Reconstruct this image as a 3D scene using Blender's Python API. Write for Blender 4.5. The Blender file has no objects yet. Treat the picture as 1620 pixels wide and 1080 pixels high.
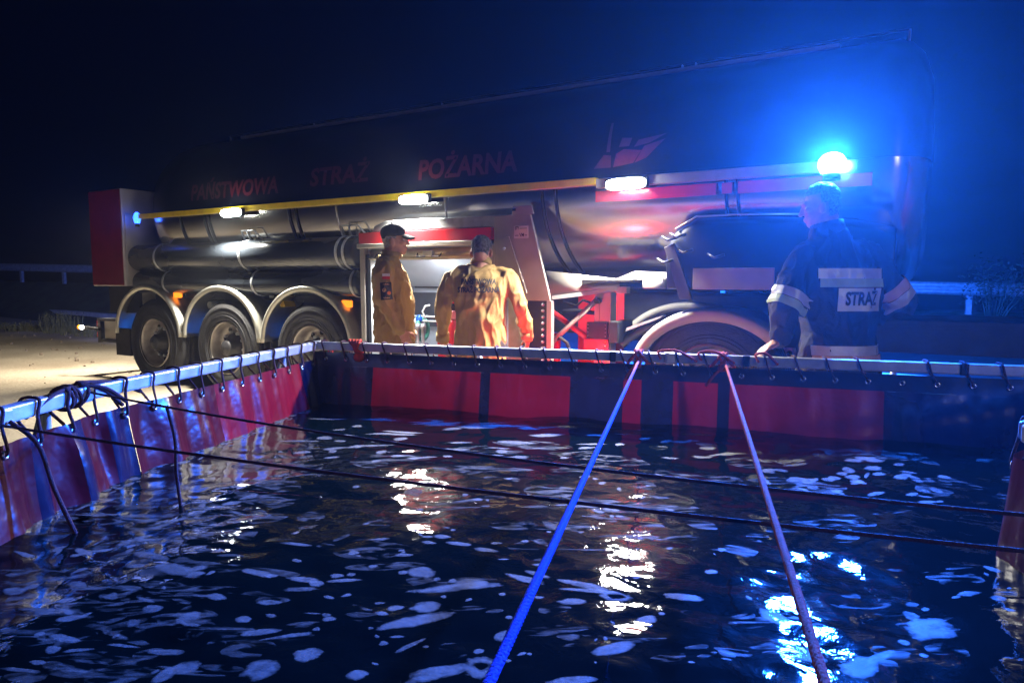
import bpy, bmesh, math, random
import numpy as np
from mathutils import Vector, Matrix, noise as mnoise
from mathutils.bvhtree import BVHTree
R = math.radians
rnd = random.Random(7)
sc = bpy.context.scene
C = sc.collection

# ------------------------------------------------------------------ camera, world, exposure
cam_d = bpy.data.cameras.new('camera'); cam = bpy.data.objects.new('camera', cam_d); C.objects.link(cam)
cam_d.lens = 24; cam_d.sensor_width = 36; cam_d.clip_start = 0.02; cam_d.clip_end = 2000
cam.location = (0, 0, 1.27); cam.rotation_euler = (R(90) - math.atan(98 / 1080), 0, 0)
sc.camera = cam
w = bpy.data.worlds.new('World'); sc.world = w; w.use_nodes = True
bg = w.node_tree.nodes['Background']
bg.inputs[0].default_value = (0.10, 0.25, 1.0, 1); bg.inputs[1].default_value = 0.002     # moonless night
sc.view_settings.view_transform = 'Standard'; sc.view_settings.look = 'None'
sc.view_settings.exposure = 0; sc.view_settings.gamma = 1; sc.view_settings.use_curve_mapping = False
cy = sc.cycles
sc.render.engine = 'CYCLES'
cy.max_bounces = 7; cy.diffuse_bounces = 3; cy.glossy_bounces = 4; cy.transmission_bounces = 4; cy.volume_bounces = 0
cy.sample_clamp_indirect = 3; cy.use_denoising = True; cy.caustics_reflective = False; cy.caustics_refractive = False
BEACON_W = 900; WORK_W = 165; HAZE = 0.0023; FILL_W = 80

# ------------------------------------------------------------------ materials
def lin(r, g, b): return tuple((x / 255) ** 2.2 for x in (r, g, b))
def mat(name, col, rough=.5, metal=0., var=.15, vs=6., bump=.15, bs=40., coat=0., emit=None, es=0., transl=0., spec=.5, rvar=.0, stretch=None, detail=4):
    m = bpy.data.materials.new(name); m.use_nodes = True; t = m.node_tree; n = t.nodes; L = t.links
    p = n['Principled BSDF']
    tc = n.new('ShaderNodeTexCoord'); mp = n.new('ShaderNodeMapping'); L.new(tc.outputs['Object'], mp.inputs[0])
    if stretch: mp.inputs['Scale'].default_value = stretch
    nz = n.new('ShaderNodeTexNoise'); nz.inputs['Scale'].default_value = vs; nz.inputs['Detail'].default_value = detail; L.new(mp.outputs[0], nz.inputs[0])
    cr = n.new('ShaderNodeValToRGB'); L.new(nz.outputs[0], cr.inputs[0])
    cr.color_ramp.elements[0].position = .3; cr.color_ramp.elements[1].position = .7
    cr.color_ramp.elements[0].color = (*[c * (1 - var) for c in col], 1); cr.color_ramp.elements[1].color = (*[min(1, c * (1 + var)) for c in col], 1)
    L.new(cr.outputs[0], p.inputs['Base Color'])
    p.inputs['Roughness'].default_value = rough; p.inputs['Metallic'].default_value = metal
    p.inputs['Specular IOR Level'].default_value = spec
    if rvar:
        mr = n.new('ShaderNodeMapRange'); L.new(nz.outputs[0], mr.inputs[0]); mr.inputs[1].default_value = .3; mr.inputs[2].default_value = .7
        mr.inputs[3].default_value = max(.02, rough - rvar); mr.inputs[4].default_value = rough + rvar; L.new(mr.outputs[0], p.inputs['Roughness'])
    if coat: p.inputs['Coat Weight'].default_value = coat; p.inputs['Coat Roughness'].default_value = .12
    if bump:
        b = n.new('ShaderNodeTexNoise'); b.inputs['Scale'].default_value = bs; b.inputs['Detail'].default_value = 3; L.new(mp.outputs[0], b.inputs[0])
        bb = n.new('ShaderNodeBump'); bb.inputs['Strength'].default_value = bump; bb.inputs['Distance'].default_value = .02
        L.new(b.outputs[0], bb.inputs['Height']); L.new(bb.outputs[0], p.inputs['Normal'])
    if emit: p.inputs['Emission Color'].default_value = (*emit, 1); p.inputs['Emission Strength'].default_value = es
    if transl:
        tr = n.new('ShaderNodeBsdfTranslucent'); L.new(cr.outputs[0], tr.inputs[0]); mx = n.new('ShaderNodeMixShader'); mx.inputs[0].default_value = transl
        o = n['Material Output']; L.new(p.outputs[0], mx.inputs[1]); L.new(tr.outputs[0], mx.inputs[2]); L.new(mx.outputs[0], o.inputs[0])
    return m
M = {}
M['steel'] = mat('polished_steel', (.78, .74, .67), .19, 1, .06, 1.2, .012, 2.2, rvar=.04, stretch=(.5, 1, 1))
M['brushed'] = mat('brushed_steel', (.50, .46, .42), .46, .6, .12, 5, .03, 30, rvar=.08)
M['alu'] = mat('aluminium_fender', (.72, .70, .62), .38, .75, .10, 6, .04, 30, rvar=.08)
M['fender2'] = mat('pale_plastic_fender', (.42, .41, .38), .42, 0, .10, 6, .03, 30, rvar=.06)
M['galv'] = mat('galvanised_steel', (.5, .52, .55), .45, .6, .2, 12, .05, 60)
M['railm'] = mat('basin_rail_metal', (.66, .68, .72), .38, .35, .14, 14, .05, 70, rvar=.1)
M['tankdark'] = mat('dark_tank_tone', (.006, .007, .012), .35, 0, .2, 3, .01, 3, spec=.25)  # dark of the unlit upper tank put into the colour; housing shares it
M['darksteel'] = mat('dark_steel_sheet', (.07, .055, .06), .4, .1, .12, 5, .03, 10)  # dark base tone of the slanted post
M['yellow'] = mat('yellow_reflective_tape', (.85, .62, .01), .35, 0, .10, 10, .03, 80)
M['greytape'] = mat('grey_edge_strip', (.5, .48, .42), .35, .3, .12, 10, .03, 80)
M['redpaint'] = mat('red_vehicle_paint', (.52, .02, .025), .28, 0, .12, 6, .02, 20, coat=.5)
M['redglass'] = mat('red_stripe', (.62, .02, .06), .25, 0, .12, 4, .02, 20, coat=.5)  # red tone of the bands below the side strip
M['redletter'] = mat('dark_red_letter_film', (.07, .004, .008), .5, 0, .2, 20, .05, 60)
M['blackplastic'] = mat('black_plastic_pipe', (.018, .022, .028), .26, 0, .3, 3, .03, 8, rvar=.08, stretch=(.3, 1, 1))
M['black'] = mat('black_metal', (.012, .013, .016), .45, .2, .3, 10, .1, 40)
M['chassis'] = mat('dark_chassis_paint', (.02, .022, .03), .5, 0, .4, 8, .1, 40)
M['rubber'] = mat('tyre_rubber', (.014, .013, .014), .8, 0, .35, 14, .3, 60)
M['rim'] = mat('dusty_alloy_rim', (.42, .38, .35), .42, .55, .3, 9, .12, 40, rvar=.1)
M['hub'] = mat('dark_hub_metal', (.03, .028, .03), .5, .4, .4, 20, .1, 60)
M['white'] = mat('white_panel_paint', (.78, .78, .76), .4, 0, .06, 6, .02, 30)
M['intwall'] = mat('cabinet_aluminium', (.62, .66, .72), .38, .35, .08, 4, .02, 20)
M['gold'] = mat('brass_shutter_metal', (.60, .50, .30), .32, .7, .15, 12, .03, 60)
M['sticker'] = mat('paper_label', (.7, .68, .64), .6, 0, .05, 20, 0)
M['ink'] = mat('black_ink', (.012, .012, .02), .6, 0, .1, 40, 0)
M['amber'] = mat('amber_lamp_lens', (.8, .22, .01), .2, 0, .1, 40, .1, 90, emit=(1, .22, .01), es=2.2)
M['redlens'] = mat('red_lamp_lens', (.8, .02, .01), .2, 0, .1, 40, .1, 90, emit=(1, .03, .02), es=.7)
M['redsrc'] = mat('added_red_lens', (.8, .02, .01), .2, 0, .1, 40, .0, 90, emit=(1, .02, .02), es=25)
M['ledwhite'] = mat('white_led_lens', (.8, .8, .8), .2, 0, .02, 40, 0, emit=(.95, 1, .97), es=130)
M['beaconlens'] = mat('blue_beacon_lens', (.02, .1, .8), .1, 0, .02, 40, 0, emit=(.045, .28, 1.0), es=60)
M['beaconsmall'] = mat('blue_side_lens', (.02, .1, .8), .1, 0, .02, 40, 0, emit=(.02, .10, 1.0), es=8)
M['tube'] = mat('white_cabinet_light', (.8, .8, .8), .2, 0, .02, 40, 0, emit=(.9, .97, 1), es=5)
M['liner_dark'] = mat('dark_blue_liner', (.012, .010, .035), .26, 0, .3, 3, .5, 7, transl=.12, coat=.4)
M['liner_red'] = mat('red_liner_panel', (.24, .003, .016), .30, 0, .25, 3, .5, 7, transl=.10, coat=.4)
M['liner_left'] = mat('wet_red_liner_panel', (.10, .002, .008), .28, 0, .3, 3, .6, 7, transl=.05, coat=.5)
M['grommet'] = mat('silver_grommet', (.8, .8, .82), .22, 1, .1, 20, .02, 60)
M['cord'] = mat('dark_red_cord', (.07, .02, .03), .8, 0, .4, 120, .5, 260)
M['pink_rope'] = mat('pink_braided_rope', (.62, .065, .03), .9, 0, .2, 40, .3, 300)
M['wood'] = mat('yellow_plastic', (.55, .38, .04), .5, 0, .15, 10, .05, 40)
M['skin'] = mat('skin', (.52, .25, .17), .5, 0, .14, 26, .15, 120, spec=.4)
M['hair_grey'] = mat('short_grey_hair', (.13, .125, .125), .75, 0, .7, 60, .9, 220)
M['hair_white'] = mat('cropped_grey_hair', (.30, .26, .24), .8, 0, .4, 80, .8, 260)
M['hair_light'] = mat('fair_hair', (.22, .2, .18), .7, 0, .6, 90, 1, 260, transl=.3)
M['khaki'] = mat('khaki_cloth', (.34, .215, .075), .82, 0, .10, 7, .28, 160)
M['khakidark'] = mat('khaki_collar_cloth', (.30, .19, .07), .85, 0, .10, 7, .28, 160)
M['trouser'] = mat('dark_trouser_cloth', (.02, .022, .03), .85, 0, .2, 7, .25, 160)
M['navy'] = mat('dark_navy_turnout_cloth', (.010, .011, .022), .8, 0, .3, 7, .3, 120)
M['cap'] = mat('black_cap_cloth', (.012, .013, .02), 1.0, 0, .3, 20, .3, 160)
M['refl'] = mat('silver_reflective_tape', (.72, .74, .74), .42, .25, .10, 12, .2, 60)
M['refly'] = mat('lime_reflective_tape', (.48, .60, .30), .5, 0, .12, 12, .2, 60)
M['reflwarm'] = mat('warm_tinted_tape', (.75, .42, .28), .5, 0, .12, 12, .2, 60)  # warm pinkish tint of the light put into the tape colour
M['patchred'] = mat('red_patch', (.55, .03, .03), .7, 0, .1, 40, 0)
M['patchorange'] = mat('orange_patch_thread', (.6, .16, .05), .7, 0, .2, 60, 0)
M['patchgold'] = mat('gold_patch_thread', (.5, .3, .12), .7, 0, .2, 60, 0)
M['blueplastic'] = mat('blue_plastic', (.01, .10, .6), .3, 0, .1, 20, .02, 40)
M['greenhose'] = mat('green_hose', (.12, .38, .28), .5, 0, .2, 20, .1, 60)
M['redhose'] = mat('red_hose_cloth', (.42, .03, .03), .6, 0, .2, 30, .2, 120)
M['glass'] = mat('dark_window_glass', (.01, .012, .015), .05, 0, .1, 3, 0, coat=1)
M['leaf'] = mat('dry_grass_leaf', (.16, .15, .06), .7, 0, .35, 6, .1, 40, transl=.3)
M['darkleaf'] = mat('dark_shrub_leaf', (.02, .035, .015), .6, 0, .4, 6, .1, 40)
M['kerb'] = mat('pale_concrete_kerb', (.75, .75, .75), .7, 0, .2, 4, .1, 30)
M['eye'] = mat('eye_white', (.7, .68, .66), .3, 0, .02, 10, 0)
M['foam_glints'] = mat('pale_foam_glint', (.30, .31, .30), .6, 0, .2, 40, .1, 120)  # pale film that paints water reflections along with froth
def film(m, fac):
    t = m.node_tree; n = t.nodes; tr = n.new('ShaderNodeBsdfTransparent'); mx = n.new('ShaderNodeMixShader'); mx.inputs[0].default_value = fac
    t.links.new(tr.outputs[0], mx.inputs[1]); t.links.new(n['Principled BSDF'].outputs[0], mx.inputs[2]); t.links.new(mx.outputs[0], n['Material Output'].inputs[0])
film(M['foam_glints'], .42)
def lacy(m, top, sc1, lo, hi):
    t = m.node_tree; n = t.nodes; L = t.links; at = n.new('ShaderNodeAttribute'); at.attribute_name = 'thick'; tc = n.new('ShaderNodeTexCoord')
    z = n.new('ShaderNodeTexNoise'); z.inputs['Scale'].default_value = sc1; z.inputs['Detail'].default_value = 5; L.new(tc.outputs['Object'], z.inputs[0])
    v = n.new('ShaderNodeTexVoronoi'); v.inputs['Scale'].default_value = sc1 * 4; L.new(tc.outputs['Object'], v.inputs[0])
    a = n.new('ShaderNodeMath'); a.operation = 'MULTIPLY_ADD'; L.new(z.outputs[0], a.inputs[0]); a.inputs[1].default_value = 1.5; a.inputs[2].default_value = -.75
    b = n.new('ShaderNodeMath'); b.operation = 'ADD'; L.new(a.outputs[0], b.inputs[0]); L.new(at.outputs['Fac'], b.inputs[1])
    c = n.new('ShaderNodeMath'); c.operation = 'MULTIPLY_ADD'; L.new(v.outputs['Distance'], c.inputs[0]); c.inputs[1].default_value = -.35; L.new(b.outputs[0], c.inputs[2])
    r = n.new('ShaderNodeMapRange'); L.new(c.outputs[0], r.inputs[0]); r.inputs[1].default_value = lo; r.inputs[2].default_value = hi; r.inputs[3].default_value = 0; r.inputs[4].default_value = top
    L.new(r.outputs[0], [q for q in n if q.type == 'MIX_SHADER'][-1].inputs[0])
lacy(M['foam_glints'], .42, 26, .14, .75)

def ground_mat():
    m = bpy.data.materials.new('sandy_concrete_yard'); m.use_nodes = True; t = m.node_tree; n = t.nodes; L = t.links; p = n['Principled BSDF']
    tc = n.new('ShaderNodeTexCoord')
    a = n.new('ShaderNodeTexNoise'); a.inputs['Scale'].default_value = .55; a.inputs['Detail'].default_value = 7; L.new(tc.outputs['Object'], a.inputs[0])
    r = n.new('ShaderNodeValToRGB'); L.new(a.outputs[0], r.inputs[0]); e = r.color_ramp.elements
    e[0].position = .33; e[0].color = (.25, .205, .15, 1); e[1].position = .66; e[1].color = (.48, .42, .325, 1)
    b = n.new('ShaderNodeTexNoise'); b.inputs['Scale'].default_value = 26; b.inputs['Detail'].default_value = 6; L.new(tc.outputs['Object'], b.inputs[0])
    mx = n.new('ShaderNodeMix'); mx.data_type = 'RGBA'; mx.blend_type = 'MULTIPLY'; mx.inputs[0].default_value = .55
    L.new(r.outputs[0], mx.inputs[6]); r2 = n.new('ShaderNodeValToRGB'); L.new(b.outputs[0], r2.inputs[0]); r2.color_ramp.elements[0].position = .35; r2.color_ramp.elements[0].color = (.5, .48, .45, 1)
    r2.color_ramp.elements[1].position = .55
    L.new(r2.outputs[0], mx.inputs[7]); L.new(mx.outputs[2], p.inputs['Base Color'])
    p.inputs['Roughness'].default_value = .62
    bb = n.new('ShaderNodeBump'); bb.inputs['Strength'].default_value = .5; bb.inputs['Distance'].default_value = .03; L.new(b.outputs[0], bb.inputs['Height']); L.new(bb.outputs[0], p.inputs['Normal'])
    return m
M['ground'] = ground_mat()
M['asphalt'] = mat('road_asphalt', (.045, .045, .05), .55, 0, .3, 2, .3, 60)
M['grass'] = mat('dark_verge_grass', (.035, .045, .02), .85, 0, .5, 2, .5, 30)
def water_mat():
    m = bpy.data.materials.new('dark_green_water'); m.use_nodes = True; t = m.node_tree; n = t.nodes; L = t.links; p = n['Principled BSDF']
    tc = n.new('ShaderNodeTexCoord'); a = n.new('ShaderNodeTexNoise'); a.inputs['Scale'].default_value = 9; a.inputs['Detail'].default_value = 5; a.inputs['Distortion'].default_value = .6
    L.new(tc.outputs['Object'], a.inputs[0])
    p.inputs['Base Color'].default_value = (.001, .005, .005, 1); p.inputs['Roughness'].default_value = .035; p.inputs['IOR'].default_value = 1.333
    bb = n.new('ShaderNodeBump'); bb.inputs['Strength'].default_value = .15; bb.inputs['Distance'].default_value = .02
    L.new(a.outputs[0], bb.inputs['Height']); L.new(bb.outputs[0], p.inputs['Normal'])
    return m
M['water'] = water_mat()
def rope_mat():
    m = mat('blue_braided_rope', (.10, .14, .72), .9, 0, .2, 40, .3, 300); t = m.node_tree; n = t.nodes; L = t.links
    g = n.new('ShaderNodeTexCoord'); s = n.new('ShaderNodeSeparateXYZ'); L.new(g.outputs['Object'], s.inputs[0])
    mr = n.new('ShaderNodeMapRange'); L.new(s.outputs[1], mr.inputs[0]); mr.inputs[1].default_value = 2.55; mr.inputs[2].default_value = 3.5
    mx = n.new('ShaderNodeMix'); mx.data_type = 'RGBA'; L.new(mr.outputs[0], mx.inputs[0]); mx.inputs[6].default_value = (.02, .03, .55, 1); mx.inputs[7].default_value = (.60, .07, .08, 1)
    L.new(mx.outputs[2], n['Principled BSDF'].inputs['Base Color']); return m
M['blue_rope'] = rope_mat()

# ------------------------------------------------------------------ mesh helpers
class MB:
    def __init__(s): s.v = []; s.f = []; s.sm = []; s.t = []
    def film_mesh(s, name):
        me = bpy.data.meshes.new(name); me.from_pydata(s.v, [], s.f); a = me.attributes.new('thick', 'FLOAT', 'POINT'); a.data.foreach_set('value', s.t); me.polygons.foreach_set('use_smooth', [True] * len(me.polygons)); return me
    def add(s, v, f, smooth=True):
        k = len(s.v); s.v += [tuple(p) for p in v]; s.f += [tuple(i + k for i in q) for q in f]; s.sm += [smooth] * len(f); return s
    def box(s, a, b, mtx=None):
        x0, y0, z0 = a; x1, y1, z1 = b
        v = [Vector(p) for p in [(x0, y0, z0), (x1, y0, z0), (x1, y1, z0), (x0, y1, z0), (x0, y0, z1), (x1, y0, z1), (x1, y1, z1), (x0, y1, z1)]]
        if mtx: v = [mtx @ p for p in v]
        return s.add(v, [(0, 3, 2, 1), (4, 5, 6, 7), (0, 1, 5, 4), (1, 2, 6, 5), (2, 3, 7, 6), (3, 0, 4, 7)], False)
    def bar(s, p, q, wd, hd, up=(0, 0, 1)):
        p, q = Vector(p), Vector(q); d = (q - p); l = d.length; d.normalize(); x = d.cross(Vector(up)).normalized(); z = x.cross(d)
        m = Matrix((x, d, z)).transposed().to_4x4(); m.translation = p
        return s.box((-wd / 2, 0, -hd / 2), (wd / 2, l, hd / 2), m)
    def tube(s, pts, r, n=8, cap=True, closed=False):
        pts = [Vector(p) for p in pts]; m = len(pts); rs = r if isinstance(r, (list, tuple)) else [r] * m
        v = []; f = []; prev = None
        for i, p in enumerate(pts):
            if closed: t = pts[(i + 1) % m] - pts[i - 1]
            else: t = pts[min(i + 1, m - 1)] - pts[max(i - 1, 0)]
            t = t.normalized() if t.length > 1e-9 else Vector((0, 0, 1))
            if prev is None: a = t.orthogonal().normalized()
            else: a = (prev - t * prev.dot(t)); a = a.normalized() if a.length > 1e-6 else t.orthogonal().normalized()
            prev = a; b = t.cross(a)
            for k in range(n):
                an = 2 * math.pi * k / n; v.append(p + (a * math.cos(an) + b * math.sin(an)) * rs[i])
        for i in range(m if closed else m - 1):
            j = (i + 1) % m
            for k in range(n): f.append((i * n + k, i * n + (k + 1) % n, j * n + (k + 1) % n, j * n + k))
        s.add(v, f)
        if cap and not closed:
            s.add(v[:n], [tuple(reversed(range(n)))], False); s.add(v[-n:], [tuple(range(n))], False)
        return s
    def lathe(s, prof, org, axis, n=32, smooth=True, a0=0, a1=2 * math.pi):
        ax = Vector(axis).normalized(); e1 = ax.orthogonal().normalized(); e2 = ax.cross(e1); o = Vector(org); v = []; f = []; m = len(prof)
        full = abs(a1 - a0 - 2 * math.pi) < 1e-6; nn = n if full else n + 1
        for k in range(nn):
            an = a0 + (a1 - a0) * k / n; d = e1 * math.cos(an) + e2 * math.sin(an)
            for (r, h) in prof: v.append(o + d * r + ax * h)
        for k in range(n):
            k2 = (k + 1) % nn
            for i in range(m - 1): f.append((k * m + i, k2 * m + i, k2 * m + i + 1, k * m + i + 1))
        return s.add(v, f, smooth)
    def cyl(s, p, q, r, n=16, r2=None):
        return s.tube([p, q], [r, r if r2 is None else r2], n)
    def ball(s, c, r, n=12, mtx=None):
        rx, ry, rz = (r, r, r) if isinstance(r, (int, float)) else r; v = []; f = []; m = n // 2 + 1; c = Vector(c)
        for i in range(m):
            th = math.pi * i / (m - 1)
            for k in range(n):
                ph = 2 * math.pi * k / n; p = Vector((rx * math.sin(th) * math.cos(ph), ry * math.sin(th) * math.sin(ph), rz * math.cos(th)))
                if mtx: p = mtx @ p
                v.append(c + p)
        for i in range(m - 1):
            for k in range(n): f.append((i * n + k, (i + 1) * n + k, (i + 1) * n + (k + 1) % n, i * n + (k + 1) % n))
        return s.add(v, f)
    def prism(s, poly, e, org=(0, 0, 0), ex=(1, 0, 0), ey=(0, 0, 1), ed=(0, 1, 0)):
        o, ex, ey, ed = Vector(org), Vector(ex), Vector(ey), Vector(ed); n = len(poly)
        v = [o + ex * a + ey * b for a, b in poly] + [o + ex * a + ey * b + ed * e for a, b in poly]
        f = [tuple(reversed(range(n))), tuple(range(n, 2 * n))] + [(i, (i + 1) % n, n + (i + 1) % n, n + i) for i in range(n)]
        return s.add(v, f, False)
    def loft(s, secs, cap=True, closed=True):
        n = len(secs[0]); v = [p for q in secs for p in q]; f = []
        for i in range(len(secs) - 1):
            for k in range(n if closed else n - 1): f.append((i * n + k, i * n + (k + 1) % n, (i + 1) * n + (k + 1) % n, (i + 1) * n + k))
        s.add(v, f)
        if cap: s.add(secs[0], [tuple(reversed(range(n)))], False); s.add(secs[-1], [tuple(range(n))], False)
        return s
    def mesh(s, name):
        me = bpy.data.meshes.new(name); me.from_pydata(s.v, [], s.f); me.validate(verbose=False)
        if len(me.polygons) == len(s.sm): me.polygons.foreach_set('use_smooth', s.sm)
        bm = bmesh.new(); bm.from_mesh(me); bmesh.ops.remove_doubles(bm, verts=bm.verts, dist=1e-6); bmesh.ops.recalc_face_normals(bm, faces=bm.faces); bm.to_mesh(me); bm.free()
        return me
    def obj(s, name, m, parent=None, bevel=0, label=None):
        return link(name, s.mesh(name), m, parent, bevel, label)
def link(name, me, m, parent=None, bevel=0, label=None):
    if isinstance(m, str): m = M[m]
    if m is not None and not me.materials: me.materials.append(m)
    o = bpy.data.objects.new(name, me); C.objects.link(o)
    if parent: o.parent = parent
    if bevel:
        b = o.modifiers.new('bevel', 'BEVEL'); b.width = bevel; b.segments = 2; b.limit_method = 'ANGLE'; b.angle_limit = R(40)
    if label: o['label'] = label
    return o
def thing(name, label, cat, loc=(0, 0, 0), rz=0, group=None):
    o = bpy.data.objects.new(name, None); C.objects.link(o); o.location = loc; o.rotation_euler = (0, 0, rz); o['label'] = label; o['category'] = cat
    o.empty_display_size = .1
    if group: o['group'] = group
    return o
def tag(o, label=None, cat=None, group=None, kind=None):
    if label: o['label'] = label
    if cat: o['category'] = cat
    if group: o['group'] = group
    if kind: o['kind'] = kind
    return o
def copy_tree(o, parent=None, keep_label=False):
    c = o.copy(); C.objects.link(c); c.parent = parent if parent else o.parent
    for ch in list(o.children): copy_tree(ch, c)
    return c
def text_mesh(s, size, bold=.0, width=None, step=.02):
    cu = bpy.data.curves.new('text', 'FONT'); cu.body = s; cu.size = size; cu.offset = bold; cu.align_x = 'CENTER'; cu.align_y = 'CENTER'; cu.resolution_u = 3
    o = bpy.data.objects.new('text', cu); C.objects.link(o); dg = bpy.context.evaluated_depsgraph_get()
    me = bpy.data.meshes.new_from_object(o.evaluated_get(dg)); bpy.data.objects.remove(o); bpy.data.curves.remove(cu)
    bm = bmesh.new(); bm.from_mesh(me); bpy.data.meshes.remove(me)
    xs = [v.co.x for v in bm.verts]; sx = 1
    if width: sx = width / (max(xs) - min(xs))
    cx = (max(xs) + min(xs)) / 2
    for v in bm.verts: v.co.x = (v.co.x - cx) * sx
    for ax in (0, 1):
        lo = min(v.co[ax] for v in bm.verts); hi = max(v.co[ax] for v in bm.verts); k = lo + step
        while k < hi:
            co = Vector((0, 0, 0)); co[ax] = k; no = Vector((0, 0, 0)); no[ax] = 1
            bmesh.ops.bisect_plane(bm, geom=bm.verts[:] + bm.edges[:] + bm.faces[:], plane_co=co, plane_no=no); k += step
    return bm
def grid_bm(wd, ht, step=.02, poly=None):
    bm = bmesh.new(); nx = max(1, int(wd / step)); ny = max(1, int(ht / step))
    vs = [[bm.verts.new((-wd / 2 + wd * i / nx, -ht / 2 + ht * j / ny, 0)) for i in range(nx + 1)] for j in range(ny + 1)]
    for j in range(ny):
        for i in range(nx): bm.faces.new((vs[j][i], vs[j][i + 1], vs[j + 1][i + 1], vs[j + 1][i]))
    return bm
def smooth_patch(bvh, org, wd, ht, step, off, it=12, dirn=(0, 1, 0)):
    bm = grid_bm(wd, ht, step); dirn = Vector(dirn)
    for v in bm.verts:
        h = bvh.ray_cast(Vector((org[0] + v.co.x, org[1], org[2] + v.co.y)), dirn, 1.6); v.co = (h[0] if h[0] is not None else Vector((org[0] + v.co.x, 0, org[2] + v.co.y)))
    for _ in range(it):
        new = {v: sum((e.other_vert(v).co.y for e in v.link_edges), 0.) / len(v.link_edges) for v in bm.verts}
        for v in bm.verts: v.co.y = min(v.co.y, new[v]) * .5 + new[v] * .5
    for v in bm.verts: v.co -= dirn * off
    me = bpy.data.meshes.new('patch'); bm.to_mesh(me); bm.free()
    for p in me.polygons: p.use_smooth = True
    return me
def project(bm, bvh, org, right, up, dirn, off, name, m, parent, thick=.0, rot=0, label=None):
    org, right, up, dirn = Vector(org), Vector(right).normalized(), Vector(up).normalized(), Vector(dirn).normalized()
    cr, sr = math.cos(rot), math.sin(rot); bad = []
    for v in bm.verts:
        x, y = v.co.x * cr - v.co.y * sr, v.co.x * sr + v.co.y * cr
        p = org + right * x + up * y; h = bvh.ray_cast(p, dirn, 1.2)
        if h[0] is None: bad.append(v)
        else:
            v.co = h[0] - dirn * off
    bmesh.ops.delete(bm, geom=bad, context='VERTS')
    if thick:
        for f in bm.faces:
            f.normal_update()
        r = bmesh.ops.extrude_face_region(bm, geom=bm.faces[:]); 
        for v in [g for g in r['geom'] if isinstance(g, bmesh.types.BMVert)]: v.co = v.co - dirn * thick
    me = bpy.data.meshes.new(name); bm.to_mesh(me); bm.free()
    for p in me.polygons: p.use_smooth = not thick
    return link(name, me, m, parent, 0, label)
def bvh_of(me, mtx=None):
    vs = [v.co.copy() if mtx is None else mtx @ v.co for v in me.vertices]; return BVHTree.FromPolygons(vs, [tuple(p.vertices) for p in me.polygons])
def fuse(mb, voxel, smooth=4, folds=None, fac=.5):
    me = mb.mesh('tmp'); o = bpy.data.objects.new('tmp', me); C.objects.link(o)
    r = o.modifiers.new('r', 'REMESH'); r.mode = 'VOXEL'; r.voxel_size = voxel; r.use_smooth_shade = True
    s = o.modifiers.new('s', 'SMOOTH'); s.iterations = smooth; s.factor = fac
    dg = bpy.context.evaluated_depsgraph_get(); out = bpy.data.meshes.new_from_object(o.evaluated_get(dg)); bpy.data.objects.remove(o); bpy.data.meshes.remove(me)
    if folds:
        n = len(out.vertices); co = np.empty(n * 3, 'f'); out.vertices.foreach_get('co', co); co = co.reshape(-1, 3); no = np.empty(n * 3, 'f'); out.vertices.foreach_get('normal', no); no = no.reshape(-1, 3)
        for i in range(n): co[i] += no[i] * folds(co[i])
        out.vertices.foreach_set('co', co.ravel()); out.update()
    for p in out.polygons: p.use_smooth = True
    return out
def nz(p, s=1.0): return mnoise.noise(Vector((p[0] * s, p[1] * s, p[2] * s)))

# ------------------------------------------------------------------ truck frame: x along the vehicle, y inwards, z up
TH = R(30); P0 = (-4.3, 8.2)
def tw(u, v, z): return Vector((P0[0] + u * math.cos(TH) + v * math.sin(TH), P0[1] - u * math.sin(TH) + v * math.cos(TH), z))

# ================================================================== STRUCTURE
g = MB(); S = 190
g.add([(-S, -S, 0), (S, -S, 0), (S, S, 0), (-S, S, 0)], [(0, 1, 2, 3)], False)
tag(g.obj('ground', 'ground'), 'sandy concrete yard', kind='structure')
RD = Vector((math.cos(R(39)), -math.sin(R(39)), 0)); RN = Vector((RD.y, -RD.x, 0)) * -1    # road runs away to the left
if RN.y < 0: RN = -RN
def strip(name, m, c, w0, w1, z, h=0, a=-150, b=60):
    q = MB(); c = Vector(c); p = [c + RD * a + RN * w0, c + RD * b + RN * w0, c + RD * b + RN * w1, c + RD * a + RN * w1]
    if h: q.add([(*x.xy, 0) for x in p] + [(*x.xy, z + h) for x in p], [(0, 1, 5, 4), (1, 2, 6, 5), (2, 3, 7, 6), (3, 0, 4, 7), (4, 5, 6, 7)], False)
    else: q.add([(*x.xy, z) for x in p], [(0, 1, 2, 3)], False)
    return tag(q.obj(name, m), kind='structure')
K3 = (-18.8, 27.2, 0); K2 = (-40.6, 58.9, 0); KR = (12.65, 22.01, 0)
strip('verge', 'grass', K3, -2.2, -.22, .004)
strip('road', 'asphalt', K3, .05, 70, .004)
tag(strip('kerb', 'kerb', K3, -.2, .05, 0, .13), kind='structure')
tag(strip('kerb', 'kerb', K2, -.2, .3, 0, .26), kind='structure')
tag(strip('kerb', 'kerb', KR, -.1, .15, 0, .12, -30, 60), kind='structure')
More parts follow.
